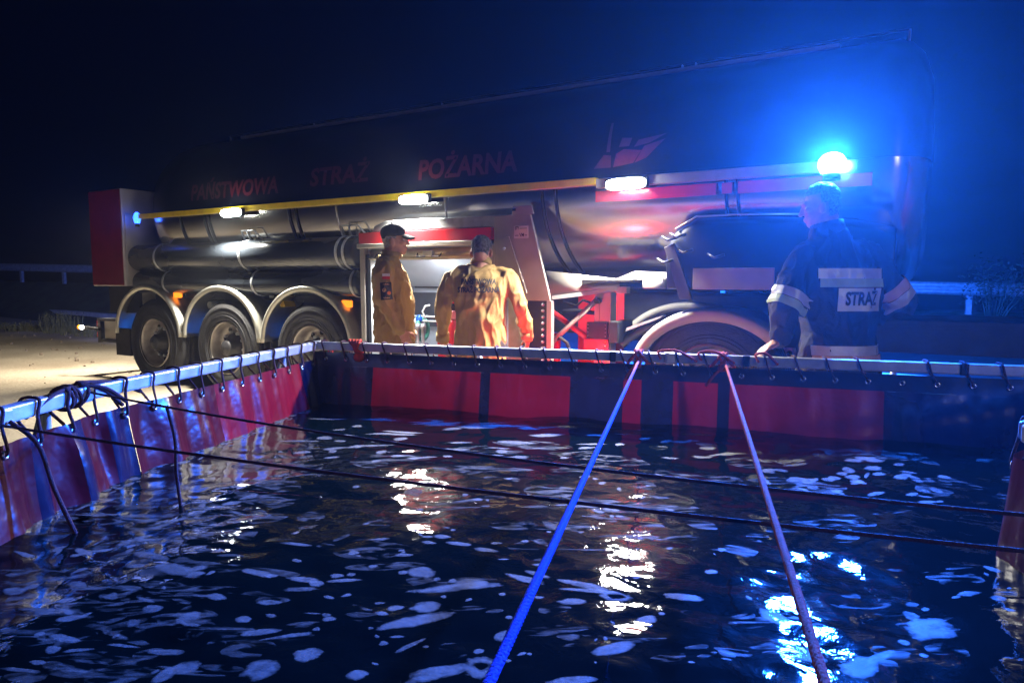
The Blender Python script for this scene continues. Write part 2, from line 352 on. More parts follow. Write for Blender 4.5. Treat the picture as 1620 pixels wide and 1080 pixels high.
# raised bank that carries the guardrails
def rail_line(X): return 28 - (X + 19.2) * (11.5 / 30)
def rail_z(X): return 1.74 - (X + 19.2) * (.69 / 30)
bk = MB(); sec = []
for i in range(40):
    X = -60 + i * 2.6; Y = rail_line(X); zt = rail_z(X) - .62
    sec.append([(X, Y - 1.6, 0.0), (X, Y - .5, zt * .7), (X, Y - .15, zt), (X, Y + 3.5, zt), (X + 1, Y + 7, 0.0)])
bk.loft(sec, cap=False, closed=False)
tag(bk.obj('roadside_bank', 'grass'), kind='structure')
def guardrail(xa, xb, label, post_dx, x0):
    t = thing('guardrail', label, 'guardrail', (0, 0, 0), group='steel guardrails behind the yard')
    prof = [(.0, -.155), (-.035, -.13), (-.06, -.09), (-.06, -.05), (-.01, -.02), (-.01, .02), (-.06, .05), (-.06, .09), (-.035, .13), (0, .155)]
    secs = []; k = int((xb - xa) / 1.0)
    for i in range(k + 1):
        X = xa + (xb - xa) * i / k; Y = rail_line(X); z = rail_z(X); n = Vector((.36, .93, 0))
        secs.append([(X + n.x * a, Y + n.y * a, z + b) for a, b in prof] + [(X + n.x * (a + .006), Y + n.y * (a + .006), z + b) for a, b in reversed(prof)])
    MB().loft(secs).obj('rail', 'galv', t)
    X = x0
    p0 = MB().box((-.06, .02, -.75), (.06, .12, .12)).mesh('post')
    while X < xb:
        if X > xa:
            o = link('post', p0, 'galv', t); o.location = (X, rail_line(X) + .03, rail_z(X)); o.rotation_euler = (0, 0, -.37)
        X += post_dx
    return t
guardrail(-46, -1, 'long steel guardrail on the bank left of the tanker rear', 2.35, -46 + 2.05)
guardrail(-1, 26, 'steel guardrail seen under the tank and right of the third fireman', 2.66, .37)

# haze
hz = MB().box((-195, -195, -1), (195, 195, 4.6)); ho = tag(hz.obj('haze', None), kind='stuff')
hm = bpy.data.materials.new('haze'); hm.use_nodes = True; t_ = hm.node_tree; t_.nodes.remove(t_.nodes['Principled BSDF'])
pv = t_.nodes.new('ShaderNodeVolumePrincipled'); pv.inputs['Color'].default_value = (.9, .93, 1, 1); pv.inputs['Density'].default_value = HAZE; pv.inputs['Anisotropy'].default_value = .72
t_.links.new(pv.outputs[0], t_.nodes['Material Output'].inputs['Volume']); ho.data.materials.append(hm)

# ================================================================== TANKER TRAILER
T = thing('tanker_trailer', 'long polished steel fire service tanker trailer with yellow side strip and three axles', 'tanker', (P0[0], P0[1], 0), -TH)
CV, CW, TA, TB, TE = 1.25, 2.10, 1.21, .93, 2.15
def tsec(th, k=1.0, extra=0.0):
    c, s_ = math.cos(th), math.sin(th)
    return (CV - (TA * k + extra) * math.copysign(abs(c) ** (2 / TE), c), CW + (TB * k + extra) * math.copysign(abs(s_) ** (2 / TE), s_))
def tank_part(a0, a1, na, name, m, extra=0):
    us = [(-.30, .25), (-.28, .55), (-.22, .8), (-.1, .94), (.02, 1)] + [(u / 10, 1) for u in range(3, 77, 4)] + [(7.7, 1), (7.78, .97), (7.86, .88), (7.92, .7), (7.94, .35)]
    secs = [[(u, *tsec(a0 + (a1 - a0) * i / na, k, extra)) for i in range(na + 1)] for u, k in us]
    q = MB(); q.loft(secs, cap=False, closed=False); return q
w_split = math.asin(-((.06 / TB) ** (TE / 2)))
lo = tank_part(w_split, -math.pi - w_split, 72, 'x', None); lower = lo.obj('polished_shell', 'steel', T)
up = tank_part(w_split, math.pi - w_split, 72, 'x', None); upper = up.obj('unlit_upper_shell', 'tankdark', T)  # near-black colour stands for polished steel that gets no light
bvU = bvh_of(upper.data); bvL = bvh_of(lower.data)
# end discs
for u, s_ in ((-.3, -1), (7.94, 1)):
    k = .26 if s_ < 0 else .36
    MB().add([(u, *tsec(2 * math.pi * i / 40, k)) for i in range(40)], [tuple(range(40))]).obj('end_plate', 'steel', T)
# side strip (angle profile standing off the shell)
def sidestrip(ua, ub, name, m, h=.055, z=2.02, v0=-.03):
    MB().box((ua, v0, z - h / 2), (ub, v0 + .07, z + h / 2)).obj(name, m, T, .004)
sidestrip(-.18, 5.72, 'side_strip', 'yellow'); sidestrip(5.724, 7.3, 'side_strip', 'greytape', .07, 2.0)
MB().box((5.70, .02, 1.865), (6.62, .03, 1.948)).obj('red_band', 'redglass', T)
MB().box((6.77, .02, 1.865), (7.6, .03, 1.948)).obj('red_band', 'redglass', T)
MB().box((6.66, .02, 1.87), (6.73, .028, 1.945)).obj('red_band', 'redglass', T)
# hoops: pairs of dark cables round the lower shell
for u in (.52, .95, 1.02, 2.30, 2.40, 5.22, 5.34, 6.68, 6.76):
    a_end = -math.pi / 2 - .1; pts = []
    for i in range(26):
        th = w_split - .05 + (a_end - w_split) * i / 25; v_, w_ = tsec(th, 1, .012); pts.append((u + .12 * (i / 25) ** 2, v_, w_))
    MB().tube(pts, .011, 6).obj('hoop_cable', 'black', T)
for u in (2.95, 4.25):
    pts = [(u, *tsec(w_split - .05 + (-1.6 - w_split) * i / 20, 1, .004)) for i in range(21)]
    MB().tube(pts, .007, 5).obj('weld_seam', 'brushed', T)
# lettering and emblem
def tank_text(s_, u, z, wd, ht, m='redletter'):
    bm = text_mesh(s_, ht / .7, .045 * ht, wd, .03)
    project(bm, bvU, (u, -.3, z), (1, 0, 0), (0, 0, 1), (0, 1, 0), .014, 'lettering', m, T, label='dark red letters reading ' + s_)
tank_text('PAŃSTWOWA', 1.46, 2.235, 1.42, .17); tank_text('STRAŻ', 3.0, 2.27, .76, .17); tank_text('POŻARNA', 4.49, 2.235, 1.02, .17)
def emblem(polys):
    bm = bmesh.new()
    for pl in polys: bm.faces.new([bm.verts.new((a, b, 0)) for a, b in pl])
    bmesh.ops.triangulate(bm, faces=bm.faces[:])
    for _ in range(3): bmesh.ops.subdivide_edges(bm, edges=bm.edges[:], cuts=1, use_grid_fill=True)
    return bm
em = [[(-.30, -.05), (-.16, -.05), (-.16, .04), (-.22, .05)], [(-.2, .07), (-.17, .07), (-.17, .30), (-.19, .30)], [(-.14, -.05), (.02, -.03), (.08, .06), (-.06, .08), (-.12, .05)],
      [(.03, -.03), (.12, .0), (.26, .13), (.10, .09)], [(.02, .09), (.14, .11), (.27, .17), (.05, .14)], [(-.1, .1), (-.02, .1), (0, .16), (-.08, .17)]]
project(emblem(em), bvU, (5.98, -.3, 2.17), (1, 0, 0), (0, 0, 1), (0, 1, 0), .014, 'emblem', 'redletter', T, label='dim red emblem ahead of the lettering')
# handrail on top
q = MB(); q.tube([(-.1, 1.25, 3.17), (2, 1.25, 3.175), (5, 1.25, 3.175), (7.75, 1.25, 3.17)], .010, 8); q.obj('handrail', 'chassis', T)
for u in (-.1, 1.45, 3.37, 6.0, 6.12, 7.75): MB().cyl((u, 1.25, 2.98), (u, 1.25, 3.172), .011, 8).obj('handrail_post', 'galv', T)
MB().box((.6, .85, 3.0), (7.3, 1.2, 3.03)).obj('walkway', 'brushed', T)
for u in (1.2, 3.0, 4.8, 6.6): MB().lathe([(0, .09), (.22, .09), (.25, .06), (.25, 0)], (u, 1.55, 2.98), (0, 0, 1), 24).obj('manhole_cover', 'brushed', T)
# work lights
def work_light(u, z):
    b = MB().box((u - .17, -.075, z - .035), (u + .17, -.03, z + .045)).obj('work_light', 'black', T, .01)
    lens = MB(); n = 24; ring = [(u + .155 * math.copysign(abs(math.cos(2 * math.pi * i / n)) ** .6, math.cos(2 * math.pi * i / n)), z + .042 * math.copysign(abs(math.sin(2 * math.pi * i / n)) ** .6, math.sin(2 * math.pi * i / n))) for i in range(n)]
    secs = [[(a, -.076, c) for a, c in ring], [(u + (a - u) * .96, -.095, z + (c - z) * .9) for a, c in ring], [(u + (a - u) * .7, -.105, z + (c - z) * .5) for a, c in ring]]
    lens.loft(secs); lens.obj('lens', 'ledwhite', b)
    ld = bpy.data.lights.new('work_lamp', 'AREA'); ld.shape = 'RECTANGLE'; ld.size = .28; ld.size_y = .07; ld.energy = WORK_W; ld.color = (1, .95, .82)
    lo_ = bpy.data.objects.new('work_lamp', ld); C.objects.link(lo_); lo_.parent = T; lo_.location = (u, -.125, z - .02)
    ld.spread = R(118); d = Vector((0, -.34, -.94)); lo_.rotation_euler = d.to_track_quat('-Z', 'Y').to_euler()
for u in (1.56, 4.0, 5.98): work_light(u, 1.975)
# unseen lamp added on the rear face of the trailer to light the yard
rl_ = MB().box((-1.16, .2, 2.1), (-1.08, .5, 2.2)).obj('added_rear_light', 'black', T, .01); MB().box((-1.17, .22, 2.12), (-1.163, .48, 2.18)).obj('lens', 'ledwhite', rl_)
ld = bpy.data.lights.new('added_rear_lamp', 'AREA'); ld.shape = 'RECTANGLE'; ld.size = .28; ld.size_y = .07; ld.energy = 270; ld.color = (1, .9, .72); ld.spread = R(150)
lo_ = bpy.data.objects.new('added_rear_lamp', ld); C.objects.link(lo_); lo_.parent = T; lo_.location = (-1.19, .35, 2.13); lo_.rotation_euler = Vector((-.75, .02, -.60)).to_track_quat('-Z', 'Y').to_euler()
# blue beacons at both ends of the strip
def beacon(u, z, r, m, pw, v=-.02, sd=-1):
    b = MB().cyl((u, v, z - .10), (u, v, z - .062), r * .6, 20).obj('beacon', 'black', T)
    MB().lathe([(r * .35, -.07), (r * .75, -.055), (r, -.012), (r * .95, .025), (r * .7, .055), (r * .35, .07), (0, .073)], (u, v, z), (0, 0, 1), 24).obj('lens', m, b)
    ld = bpy.data.lights.new('beacon_lamp', 'AREA'); ld.shape = 'DISK'; ld.size = r * 2; ld.energy = pw; ld.color = (.012, .13, 1.0); ld.spread = R(134) if sd < 0 else R(180)
    o = bpy.data.objects.new('beacon_lamp', ld); C.objects.link(o); o.parent = T; o.location = (u, v + sd * (.01 + r), z + .015); o.rotation_euler = Vector((0, sd, -.05)).to_track_quat('-Z', 'Y').to_euler()
beacon(7.38, 1.99, .085, 'beaconlens', BEACON_W, -.17); MB().bar((7.38, -.0, 1.96), (7.38, -.2, 1.92), .06, .02).obj('beacon_bracket', 'black', T); beacon(-.22, 2.0, .04, 'beaconsmall', 14)
beacon(7.36, 1.985, .085, 'beaconlens', 1800, 2.56, 1); beacon(-.22, 1.985, .085, 'beaconlens', 5500, 2.56, 1)  # unseen far-side pair, added to light the background rails blue

# rear locker box
rc = MB().box((-1.08, -.1, 1.19), (-.40, .55, 2.36)).obj('rear_locker', 'brushed', T, .01)
MB().box((-1.07, -.112, 1.2), (-.41, -.102, 2.35)).obj('locker_door', mat('dull_dark_red_paint', (.16, .006, .012), .5), rc, .004)
MB().box((-.395, -.07, 1.2), (-.385, .5, 2.05)).obj('locker_end_panel', 'brushed', rc, .003)
MB().box((-1.0, .5, 1.3), (-.2, 2.2, 2.3)).obj('rear_cabinet', 'chassis', T, .01)
MB().box((-1.1, .1, .85), (-.45, .14, 1.185)).obj('rear_skirt', 'chassis', T)
# hose pipes
def pipe(u0, u1, v, z, r, m='blackplastic'):
    o = MB().lathe([(0, 0), (r * .9, 0), (r, .02), (r, u1 - u0 - .02), (r * .9, u1 - u0), (0, u1 - u0)], (u0, v, z), (1, 0, 0), 40).obj('hose_pipe', m, T); return o
p1 = pipe(-.56, 3.24, .10, 1.53, .16); p2 = pipe(-.42, 3.24, .12, 1.235, .135)
def clamp(par, u, v, z, r, full=True):
    MB().lathe([(r + .002, 0), (r + .008, .002), (r + .008, .028), (r + .002, .03)], (u, v, z), (1, 0, 0), 32).obj('clamp_ring', 'galv', par)
for u in (.12, 1.62): clamp(p1, u, .10, 1.53, .16)
for u in (3.02, 3.11): clamp(p1, u, .10, 1.53, .16)
for u in (.2, 1.75, 3.16): clamp(p2, u, .12, 1.235, .135)
p3 = pipe(.35, 3.3, .33, 1.74, .075, 'blackplastic')
for u in (1.66, 3.12):
    q = MB(); q.tube([(u - .12, .12, 1.66), (u - .08, .03, 1.79), (u + .12, .03, 1.79), (u + .2, .12, 1.66)], .009, 6); q.tube([(u - .02, .12, 1.66), (u + .0, .03, 1.785)], .008, 6); q.obj('pipe_bracket', 'galv', T)
# chassis
for v in (.55, 1.75): MB().box((-1.2, v, .80), (7.0, v + .1, 1.14)).obj('chassis_beam', 'chassis', T)
for u in (-1.0, .65, 1.95, 3.3, 4.6, 5.9): MB().box((u, .65, .85), (u + .1, 1.75, 1.08)).obj('cross_member', 'chassis', T)
MB().box((-.3, .22, 1.04), (3.3, .26, 1.10)).obj('side_rail', 'chassis', T)
MB().box((1.78, .2, 1.07), (1.85, .215, 1.13)).obj('marker_plate', 'white', T, .004)
# wheels
def rim_mesh():
    q = MB(); q.lathe([(.285, -.02), (.298, -.018), (.300, -.004), (.286, .004), (.275, .02), (.268, .09), (.255, .13), (.235, .14), (.16, .125), (.145, .10)], (0, 0, 0), (0, 1, 0), 48); return q
RimMe = rim_mesh().mesh('rim')
def tyre_mesh():
    q = MB(); R1 = .52; q.lathe([(.287, 0), (.31, -.018), (.40, -.03), (.47, -.02), (.495, 0), (.512, .02), (.52, .035), (.52, .065), (.508, .067), (.508, .078), (.52, .08), (.52, .135), (.508, .137), (.508, .148), (.52, .15), (.52, .215), (.508, .217), (.508, .228), (.52, .23), (.52, .27), (.50, .30), (.42, .32), (.29, .30)], (0, 0, 0), (0, 1, 0), 72)
    for r in (.335, .36, .45): q.lathe([(r - .004, -.026 - (.4 - abs(.4 - r)) * .01), (r, -.034), (r + .004, -.026)], (0, 0, 0), (0, 1, 0), 72)
    return q
TyreMe = tyre_mesh().mesh('tyre')
HubMe = MB().lathe([(0, -.04), (.03, -.04), (.04, -.03), (.07, -.028), (.085, -.01), (.105, .06), (.16, .10), (.16, .16)], (0, 0, 0), (0, 1, 0), 32).mesh('hub')
NutMe = MB().cyl((0, 0, 0), (0, -.05, 0), .018, 6).mesh('wheel_nut'); HoleMe = MB().lathe([(.0, 0), (.026, 0), (.029, -.004)], (0, 0, 0), (0, 1, 0), 14).mesh('hand_hole')
def wheel(u, v, par, ang=0):
    e = bpy.data.objects.new('wheel', None); C.objects.link(e); e.parent = par; e.location = (u, v, .515); e.rotation_euler = (0, rnd.random() * 6, ang)
    link('tyre', TyreMe, 'rubber', e); link('rim', RimMe, 'rim', e); link('hub', HubMe, 'hub', e)
    for k in range(10):
        a = 2 * math.pi * k / 10
        o = link('wheel_nut', NutMe, 'galv', e); o.location = (.168 * math.cos(a), .122, .168 * math.sin(a))
        o = link('hand_hole', HoleMe, 'ink', e); a += .314; o.location = (.213 * math.cos(a), .131, .213 * math.sin(a))
for u in (0, 1.31, 2.62): wheel(u, .0, T); wheel(u, 2.2, T)
for u in (0, 1.31, 2.62): MB().cyl((u, .25, .515), (u, 2.4, .515), .07, 14).obj('axle', 'chassis', T)
def fender(par, uc, zc, ru, rz, v0, v1, m, a0=0., a1=math.pi, nm='mudguard', lip=.055):
    q = MB(); n = 36; secs = []
    for i in range(n + 1):
        a = a0 + (a1 - a0) * i / n; c, s_ = -math.cos(a), math.sin(a)
        def P(k, v): return (uc + (ru + k) * c, v, zc + (rz + k) * s_)
        secs.append([P(-lip, v0 + .004), P(-.012, v0 - .012), P(.0, v0 - .004), P(.012, v0 + .02), P(.014, v0 + .09), P(.022, v0 + .11), P(.014, v0 + .13), P(.012, v1), P(.006, v1), P(.006, v0 + .03), P(-.012, v0 + .01), P(-lip + .002, v0 + .016)])
    q.loft(secs); return q.obj(nm, m, par)
for i, u in enumerate((-.14, 1.215, 2.54)):
    f_ = fender(T, u, .60, .655, .60, -.02, .42, 'alu')
    MB().box((u + .0, .03, 1.214), (u + .07, .05, 1.219)).obj('embossed_mark', 'ink', f_)
MB().box((-.83, .0, .32), (-.52, .03, .66)).obj('mud_flap', 'rubber', T, .004); MB().box((.50, .12, .30), (.56, .4, .6)).obj('mud_flap', 'rubber', T)
MB().box((1.86, .12, .30), (1.90, .4, .6)).obj('mud_flap', 'rubber', T)
# side marker lamps
for u, z in ((.37, 1.09), (3.05, 1.03)):
    b = MB().box((u - .17, .07, z - .025), (u - .03, .12, z + .05)).obj('side_marker', 'galv', T, .01)
    MB().box((u - .07, .055, z - .035), (u + .05, .10, z + .035)).obj('lens', 'amber', b, .012)
# chock bracket, small parts
q = MB().box((2.02, .1, 1.10), (2.35, .3, 1.16), Matrix.Translation((0, 0, 0))).obj('wheel_chock', 'wood', T, .01); MB().prism([(2.05, .98), (2.12, .98), (2.06, 1.1), (2.0, 1.1)], .15, (0, .12, 0)).obj('chock_arm', 'wood', T)
for u in (1.95, .9): MB().cyl((u, .1, .98), (u, .3, .98), .04, 14).obj('air_bottle', 'galv', T)
for u, z in ((3.05, 1.18), (2.6, 1.12), (1.3, 1.13), (.3, 1.14)): MB().ball((u, .2, z), .012, 8).obj('rivet', 'galv', T)
# rear bumper
rb = MB(); rb.box((-1.42, .1, .44), (-1.34, .9, .76)); rb.box((-1.34, .1, .73), (-.85, .16, .76)); rb.box((-1.34, .1, .45), (-.85, .16, .49)); rb = rb.obj('rear_bumper', 'chassis', T, .006)
MB().box((-1.3, .13, .49), (-.9, .15, .73)).obj('number_plate', 'brushed', rb)
for z in (.51, .66): MB().box((-1.46, .12, z), (-1.42, .3, z + .07)).obj('tail_lens', 'redlens', rb, .005)
b = MB().tube([(-1.35, .1, .62), (-1.55, .02, .64)], .02, 8).obj('outline_lamp', 'rubber', T)
MB().ball((-1.60, .0, .64), (.035, .03, .03), 10).obj('white_lens', mat('white_outline_lens', (.8, .8, .8), .2, bump=0, emit=(1, .95, .85), es=9), b); MB().ball((-1.69, .02, .64), (.03, .03, .03), 10).obj('amber_lens', 'amber', b)

# ------------------------------------------------------------------ equipment cabinet on the trailer
K = bpy.data.objects.new('equipment_cabinet', None); C.objects.link(K); K.parent = T
V0, V1 = -.1, .62; UA, UB = 3.38, 4.82
MB().box((UA, V0, .40), (UA + .055, V0 + .06, 1.553)).obj('door_post', 'brushed', K, .004)
MB().box((UA + .06, V0 + .01, .40), (UA + .085, V0 + .05, 1.5)).obj('door_track', 'black', K)
MB().box((UB - .02, V0 + .0, .40), (UB + .03, V0 + .06, 1.553)).obj('door_post', 'brushed', K, .004)
MB().box((UA - .005, V0 - .004, 1.600), (UB, V0 + .30, 1.700)).obj('red_header', 'redpaint', K, .003)
MB().box((UA - .02, V0 - .02, 1.556), (UB, V0 + .02, 1.598)).obj('gutter_rail', 'alu', K, .006)
sh = MB(); sh.lathe([(.0, 0), (.055, 0), (.055, UB - UA - .12), (0, UB - UA - .12)], (UA + .08, V0 + .10, 1.50), (1, 0, 0), 28); sh.obj('rolled_shutter', 'gold', K)
MB().box((UA + .09, V0 + .02, 1.455), (UB - .03, V0 + .035, 1.475)).obj('shutter_edge', 'gold', K, .003)
for u in (UA + .15, UA + .72, UA + .88): MB().tube([(u - .05, V0 + .01, 1.50), (u - .045, V0 - .01, 1.47), (u + .045, V0 - .01, 1.47), (u + .05, V0 + .01, 1.50)], .006, 6).obj('handle', 'black', K)
MB().box((UA + .74, V0 - .012, 1.475), (UA + .84, V0 + .02, 1.525)).obj('latch_box', 'galv', K, .006)
MB().box((UA + .06, V1, .40), (UB - .02, V1 + .02, 1.55)).obj('back_wall', 'intwall', K)
MB().box((UA + .03, V0 + .06, .40), (UA + .05, V1, 1.55)).obj('side_wall', 'white', K); MB().box((UB - .0, V0 + .06, .40), (UB + .02, V1, 1.55)).obj('side_wall', 'intwall', K)
MB().box((UA + .05, V0 + .06, 1.55), (UB, V1, 1.57)).obj('ceiling_plate', 'intwall', K); MB().box((UA, V0, .36), (UB, V1, .40)).obj('floor_plate', 'intwall', K)
MB().prism([(V0 + .22, 1.54), (V1 - .01, 1.54), (V1 - .01, 1.20), (V1 - .05, 1.20)], UB - UA - .16, (UA + .08, 0, 0), (0, 1, 0), (0, 0, 1), (1, 0, 0)).obj('sloped_panel', 'intwall', K, .004)
MB().box((UA + .12, V1 - .06, 1.185), (UB - .04, V1 - .02, 1.198)).obj('panel_edge', 'black', K)
for u, r in ((3.98, .075), (4.18, .06), (4.62, .08)): MB().lathe([(0, 0), (r, 0), (r, .74), (0, .75)], (u, V1 - .12, .42), (0, 0, 1), 24).obj('pressure_cylinder', 'galv', K)
il = MB().box((UA + .06, V0 + .12, .60), (UA + .075, V0 + .15, 1.40)).obj('interior_light', 'tube', K)
ld = bpy.data.lights.new('cabinet_lamp', 'AREA'); ld.shape = 'RECTANGLE'; ld.size = 1.0; ld.size_y = .05; ld.energy = 24; ld.color = (.85, .93, 1)
lo_ = bpy.data.objects.new('cabinet_lamp', ld); C.objects.link(lo_); lo_.parent = T; lo_.location = (4.1, V0 + .12, 1.44); lo_.rotation_euler = Vector((0, .5, -1)).to_track_quat('-Z', 'X').to_euler()
MB().box((3.55, V0 + .1, 1.452), (4.65, V0 + .14, 1.462)).obj('interior_light', 'tube', K)
MB().box((UA + .075, V0 + .18, 1.2), (UA + .08, V0 + .24, 1.38)).obj('notice', 'blueplastic', K); MB().box((UA + .075, V0 + .28, 1.05), (UA + .08, V0 + .42, 1.4)).obj('notice', 'sticker', K)
MB().box((4.05, V1 - .16, 1.28), (4.13, V1 - .15, 1.295)).obj('blue_tag', 'blueplastic', K)
MB().tube([(4.1 + .03 * math.cos(a), V1 - .2, 1.22 + .03 * math.sin(a)) for a in [k * .7 for k in range(16)]], .005, 5).obj('wire_coil', 'white', K)
for (a_, b_) in (((3.72, .93), (4.14, .93)), ((3.72, .885), (4.14, .89)), ((3.76, .62), (3.76, .98)), ((3.84, .62), (3.84, .95))): MB().cyl((a_[0], .1, a_[1]), (b_[0], .1, b_[1]), .009, 8).obj('pipe', 'white', K)
MB().tube([(4.06, .0, .92), (4.03, .0, .98), (4.06, .0, 1.03), (4.11, .0, 1.04)], .008, 8).obj('hook', 'white', K)
MB().ball((3.95, .05, .91), (.03, .03, .04), 10).obj('tap_knob', 'blueplastic', K)
# hood and sloped right part
MB().prism([(3.52, 1.703), (3.55, 1.76), (3.68, 1.80), (4.98, 1.80), (4.90, 1.703)], .35, (0, -.09, 0)).obj('roof_hood', 'galv', K, .01)
MB().prism([(UB + .032, .40), (UB + .032, 1.79), (5.19, 1.79), (5.37, 1.12), (5.37, 1.10), (4.96, 1.10), (4.96, .4)], .03, (0, V0 + .0, 0)).obj('side_panel', 'brushed', K, .004)
MB().prism([(4.90, 1.60), (5.0, 1.62), (5.17, 1.16), (4.90, 1.16)], .01, (0, V0 - .012, 0)).obj('side_door', 'brushed', K, .003)
MB().ball((4.96, V0 - .02, 1.52), .014, 10).obj('door_lock', 'galv', K)
MB().prism([(V0 + .03, 1.79), (.28, 1.79), (.5, 1.2), (V0 + .03, 1.12)], .012, (0, 0, 0), (0, 1, 0), (0, 0, 1), (1, 0, 0))
MB().loft([[(5.372, V0 + .03, 1.12), (5.86, .12, 1.19), (5.86, .15, 1.19), (5.372, V0 + .07, 1.12)], [(5.31, V0 + .045, 1.34), (5.86, .14, 1.275), (5.86, .15, 1.27), (5.31, V0 + .07, 1.33)]]).obj('return_panel', 'brushed', K)
MB().bar((5.375, V0 + .03, 1.125), (5.86, .14, 1.195), .02, .03).obj('lip_edge', 'alu', K)
MB().prism([(5.02, 1.79), (5.03, 1.86), (5.20, 1.86), (5.22, 1.79)], .02, (0, V0, 0)).obj('gusset_plate', 'brushed', K, .003)
MB().box((5.03, V0 - .01, 1.82), (5.06, V0 - .003, 1.84)).obj('bolt', 'ink', K)
# label stickers
st = MB().box((5.045, V0 - .006, 1.60), (5.175, V0 - .003, 1.70)).obj('sticker', 'sticker', K)
fl = BVHTree.FromPolygons([(4, V0 - .006, 0), (6, V0 - .006, 0), (6, V0 - .006, 3), (4, V0 - .006, 3)], [(0, 1, 2, 3)])
project(text_mesh('STY ———', .034, .001, .11), fl, (5.11, -.3, 1.68), (1, 0, 0), (0, 0, 1), (0, 1, 0), .002, 'print', 'ink', st)
project(text_mesh('— VM –', .04, .001, .11), fl, (5.11, -.3, 1.625), (1, 0, 0), (0, 0, 1), (0, 1, 0), .002, 'print', 'ink', st)
# lower control part with rows of bolts
MB().box((5.12, V0 + .005, 1.105), (5.33, V0 + .04, 1.16)).obj('cream_beam', 'gold', K, .004)
MB().box((4.97, V0 + .03, .45), (5.11, V0 + .05, 1.1)).obj('grey_panel', 'galv', K)
MB().box((5.11, V0 + .02, .45), (5.335, V0 + .04, 1.10)).obj('control_panel', 'black', K)
for k in range(13): MB().lathe([(0, -.012), (.009, -.012), (.013, 0), (.013, .01)], (5.30, V0 + .012, 1.07 - k * .05), (0, 1, 0), 10).obj('button', 'galv', K)
for k in range(5): MB().lathe([(0, -.01), (.007, -.01), (.009, 0)], (5.16, V0 + .018, .88 - k * .08), (0, 1, 0), 8).obj('button', 'redlens', K)
MB().box((5.34, V0, .45), (5.385, V0 + .05, 1.10)).obj('corner_post', 'brushed', K, .004)
# ------------------------------------------------------------------ leg bay with crossing braces
MB().box((5.39, .40, .40), (5.80, .42, 1.17)).obj('red_back_plate', 'redpaint', T)
MB().box((5.66, .12, .40), (5.70, .40, 1.18)).obj('leg_web', 'brushed', T)
lg = MB().box((5.70, .12, .20), (5.80, .24, 1.17)).obj('landing_leg', 'brushed', T, .006)
MB().box((5.60, .10, .80), (5.78, .13, .93)).obj('black_cover', 'black', lg, .003)
for k in range(4):
    MB().ball((5.615, .096, .82 + k * .03), .005, 6).obj('rivet', 'galv', lg); MB().ball((5.765, .096, .82 + k * .03), .005, 6).obj('rivet', 'galv', lg)
MB().box((5.58, .095, .71), (5.79, .12, .795)).obj('red_bracket', 'redpaint', lg, .003)
for z in (.735, .77): MB().lathe([(0, -.01), (.011, -.008), (.012, 0)], (5.765, .092, z), (0, 1, 0), 10).obj('lamp', 'redlens', lg)
MB().tube([(5.22, .02, .66), (5.70, .10, 1.12)], .021, 14).obj('brace', 'brushed', T); MB().tube([(5.26, .16, 1.0), (5.64, .16, .76)], .024, 14).obj('brace', 'redpaint', T)
MB().cyl((5.70, .06, 1.10), (5.70, .14, 1.10), .022, 12).obj('pivot_bolt', 'black', T)
MB().box((5.33, .05, .6), (5.37, .1, .83)).obj('red_tab', 'redpaint', T)
MB().tube([(5.36, .05, .78), (5.40, .03, .80), (5.45, .05, .76), (5.47, .1, .66)], .014, 8).obj('hose', 'rubber', T)
MB().tube([(5.3, .3, 1.0), (5.45, .25, 1.01), (5.62, .3, .99)], .018, 8).obj('hose', 'rubber', T); MB().tube([(5.3, .3, 1.08), (5.42, .3, 1.05), (5.5, .25, 1.1), (5.6, .3, 1.06)], .01, 8).obj('hose', 'rubber', T)
MB().box((5.84, .12, 1.16), (5.93, .2, 1.215)).obj('bracket', 'galv', T, .004)
MB().prism([(5.60, 1.225), (5.75, 1.25), (6.0, 1.25), (6.02, 1.27), (5.6, 1.27)], .2, (0, .0, 0)).obj('rubber_seal', 'rubber', T, .004)
# canister under the tank, pale strip beside it
MB().lathe([(0, 0), (.085, 0), (.088, .01), (.088, .10), (0, .10)], (6.14, .15, 1.20), (0, 0, 1), 28).obj('canister', 'brushed', T)
MB().add([(5.80, .12, 1.26), (6.0, .1, 1.335), (6.34, .1, 1.32), (6.36, .1, 1.285), (5.9, .12, 1.262)], [(0, 4, 3, 2, 1)]).obj('pale_strip', 'white', T)
# front housing
hs = []
for (u0, zt, k) in ((6.30, 1.56, 0), (6.36, 1.66, 0), (6.50, 1.715, 0), (7.0, 1.70, 0), (7.5, 1.66, 0), (7.75, 1.60, 0)):
    hs.append([(u0, -.06, 1.20), (u0, -.08, 1.34), (u0, -.08, zt - .14), (u0, -.05, zt - .05), (u0, .04, zt), (u0, .5, zt), (u0, .5, 1.2)])
HS = MB().loft(hs).obj('front_housing', 'tankdark', T, .012)
MB().prism([(6.29, 1.5), (6.36, 1.53), (6.50, 1.13), (6.41, 1.13)], .03, (0, -.10, 0)).obj('slanted_post', 'darksteel', HS, .004)
MB().box((6.50, -.094, 1.20), (7.05, -.082, 1.35)).obj('lower_panel', 'brushed', HS, .004)
MB().tube([(6.36, -.06, 1.63), (6.5, -.03, 1.715), (6.8, -.03, 1.718), (7.2, -.03, 1.70)], .007, 6).obj('edge_highlight', 'alu', HS)  # pale tube standing in for the highlight along the housing's top edge
for k, (u, z) in enumerate(((6.27, 1.58), (6.33, 1.6), (6.38, 1.49), (6.6, 1.45), (6.24, 1.42))): MB().tube([(u, -.09, z), (u + .05, -.11, z - .03), (u + .12, -.1, z - .01)], .01, 6).obj('hose_fitting', 'black', HS)

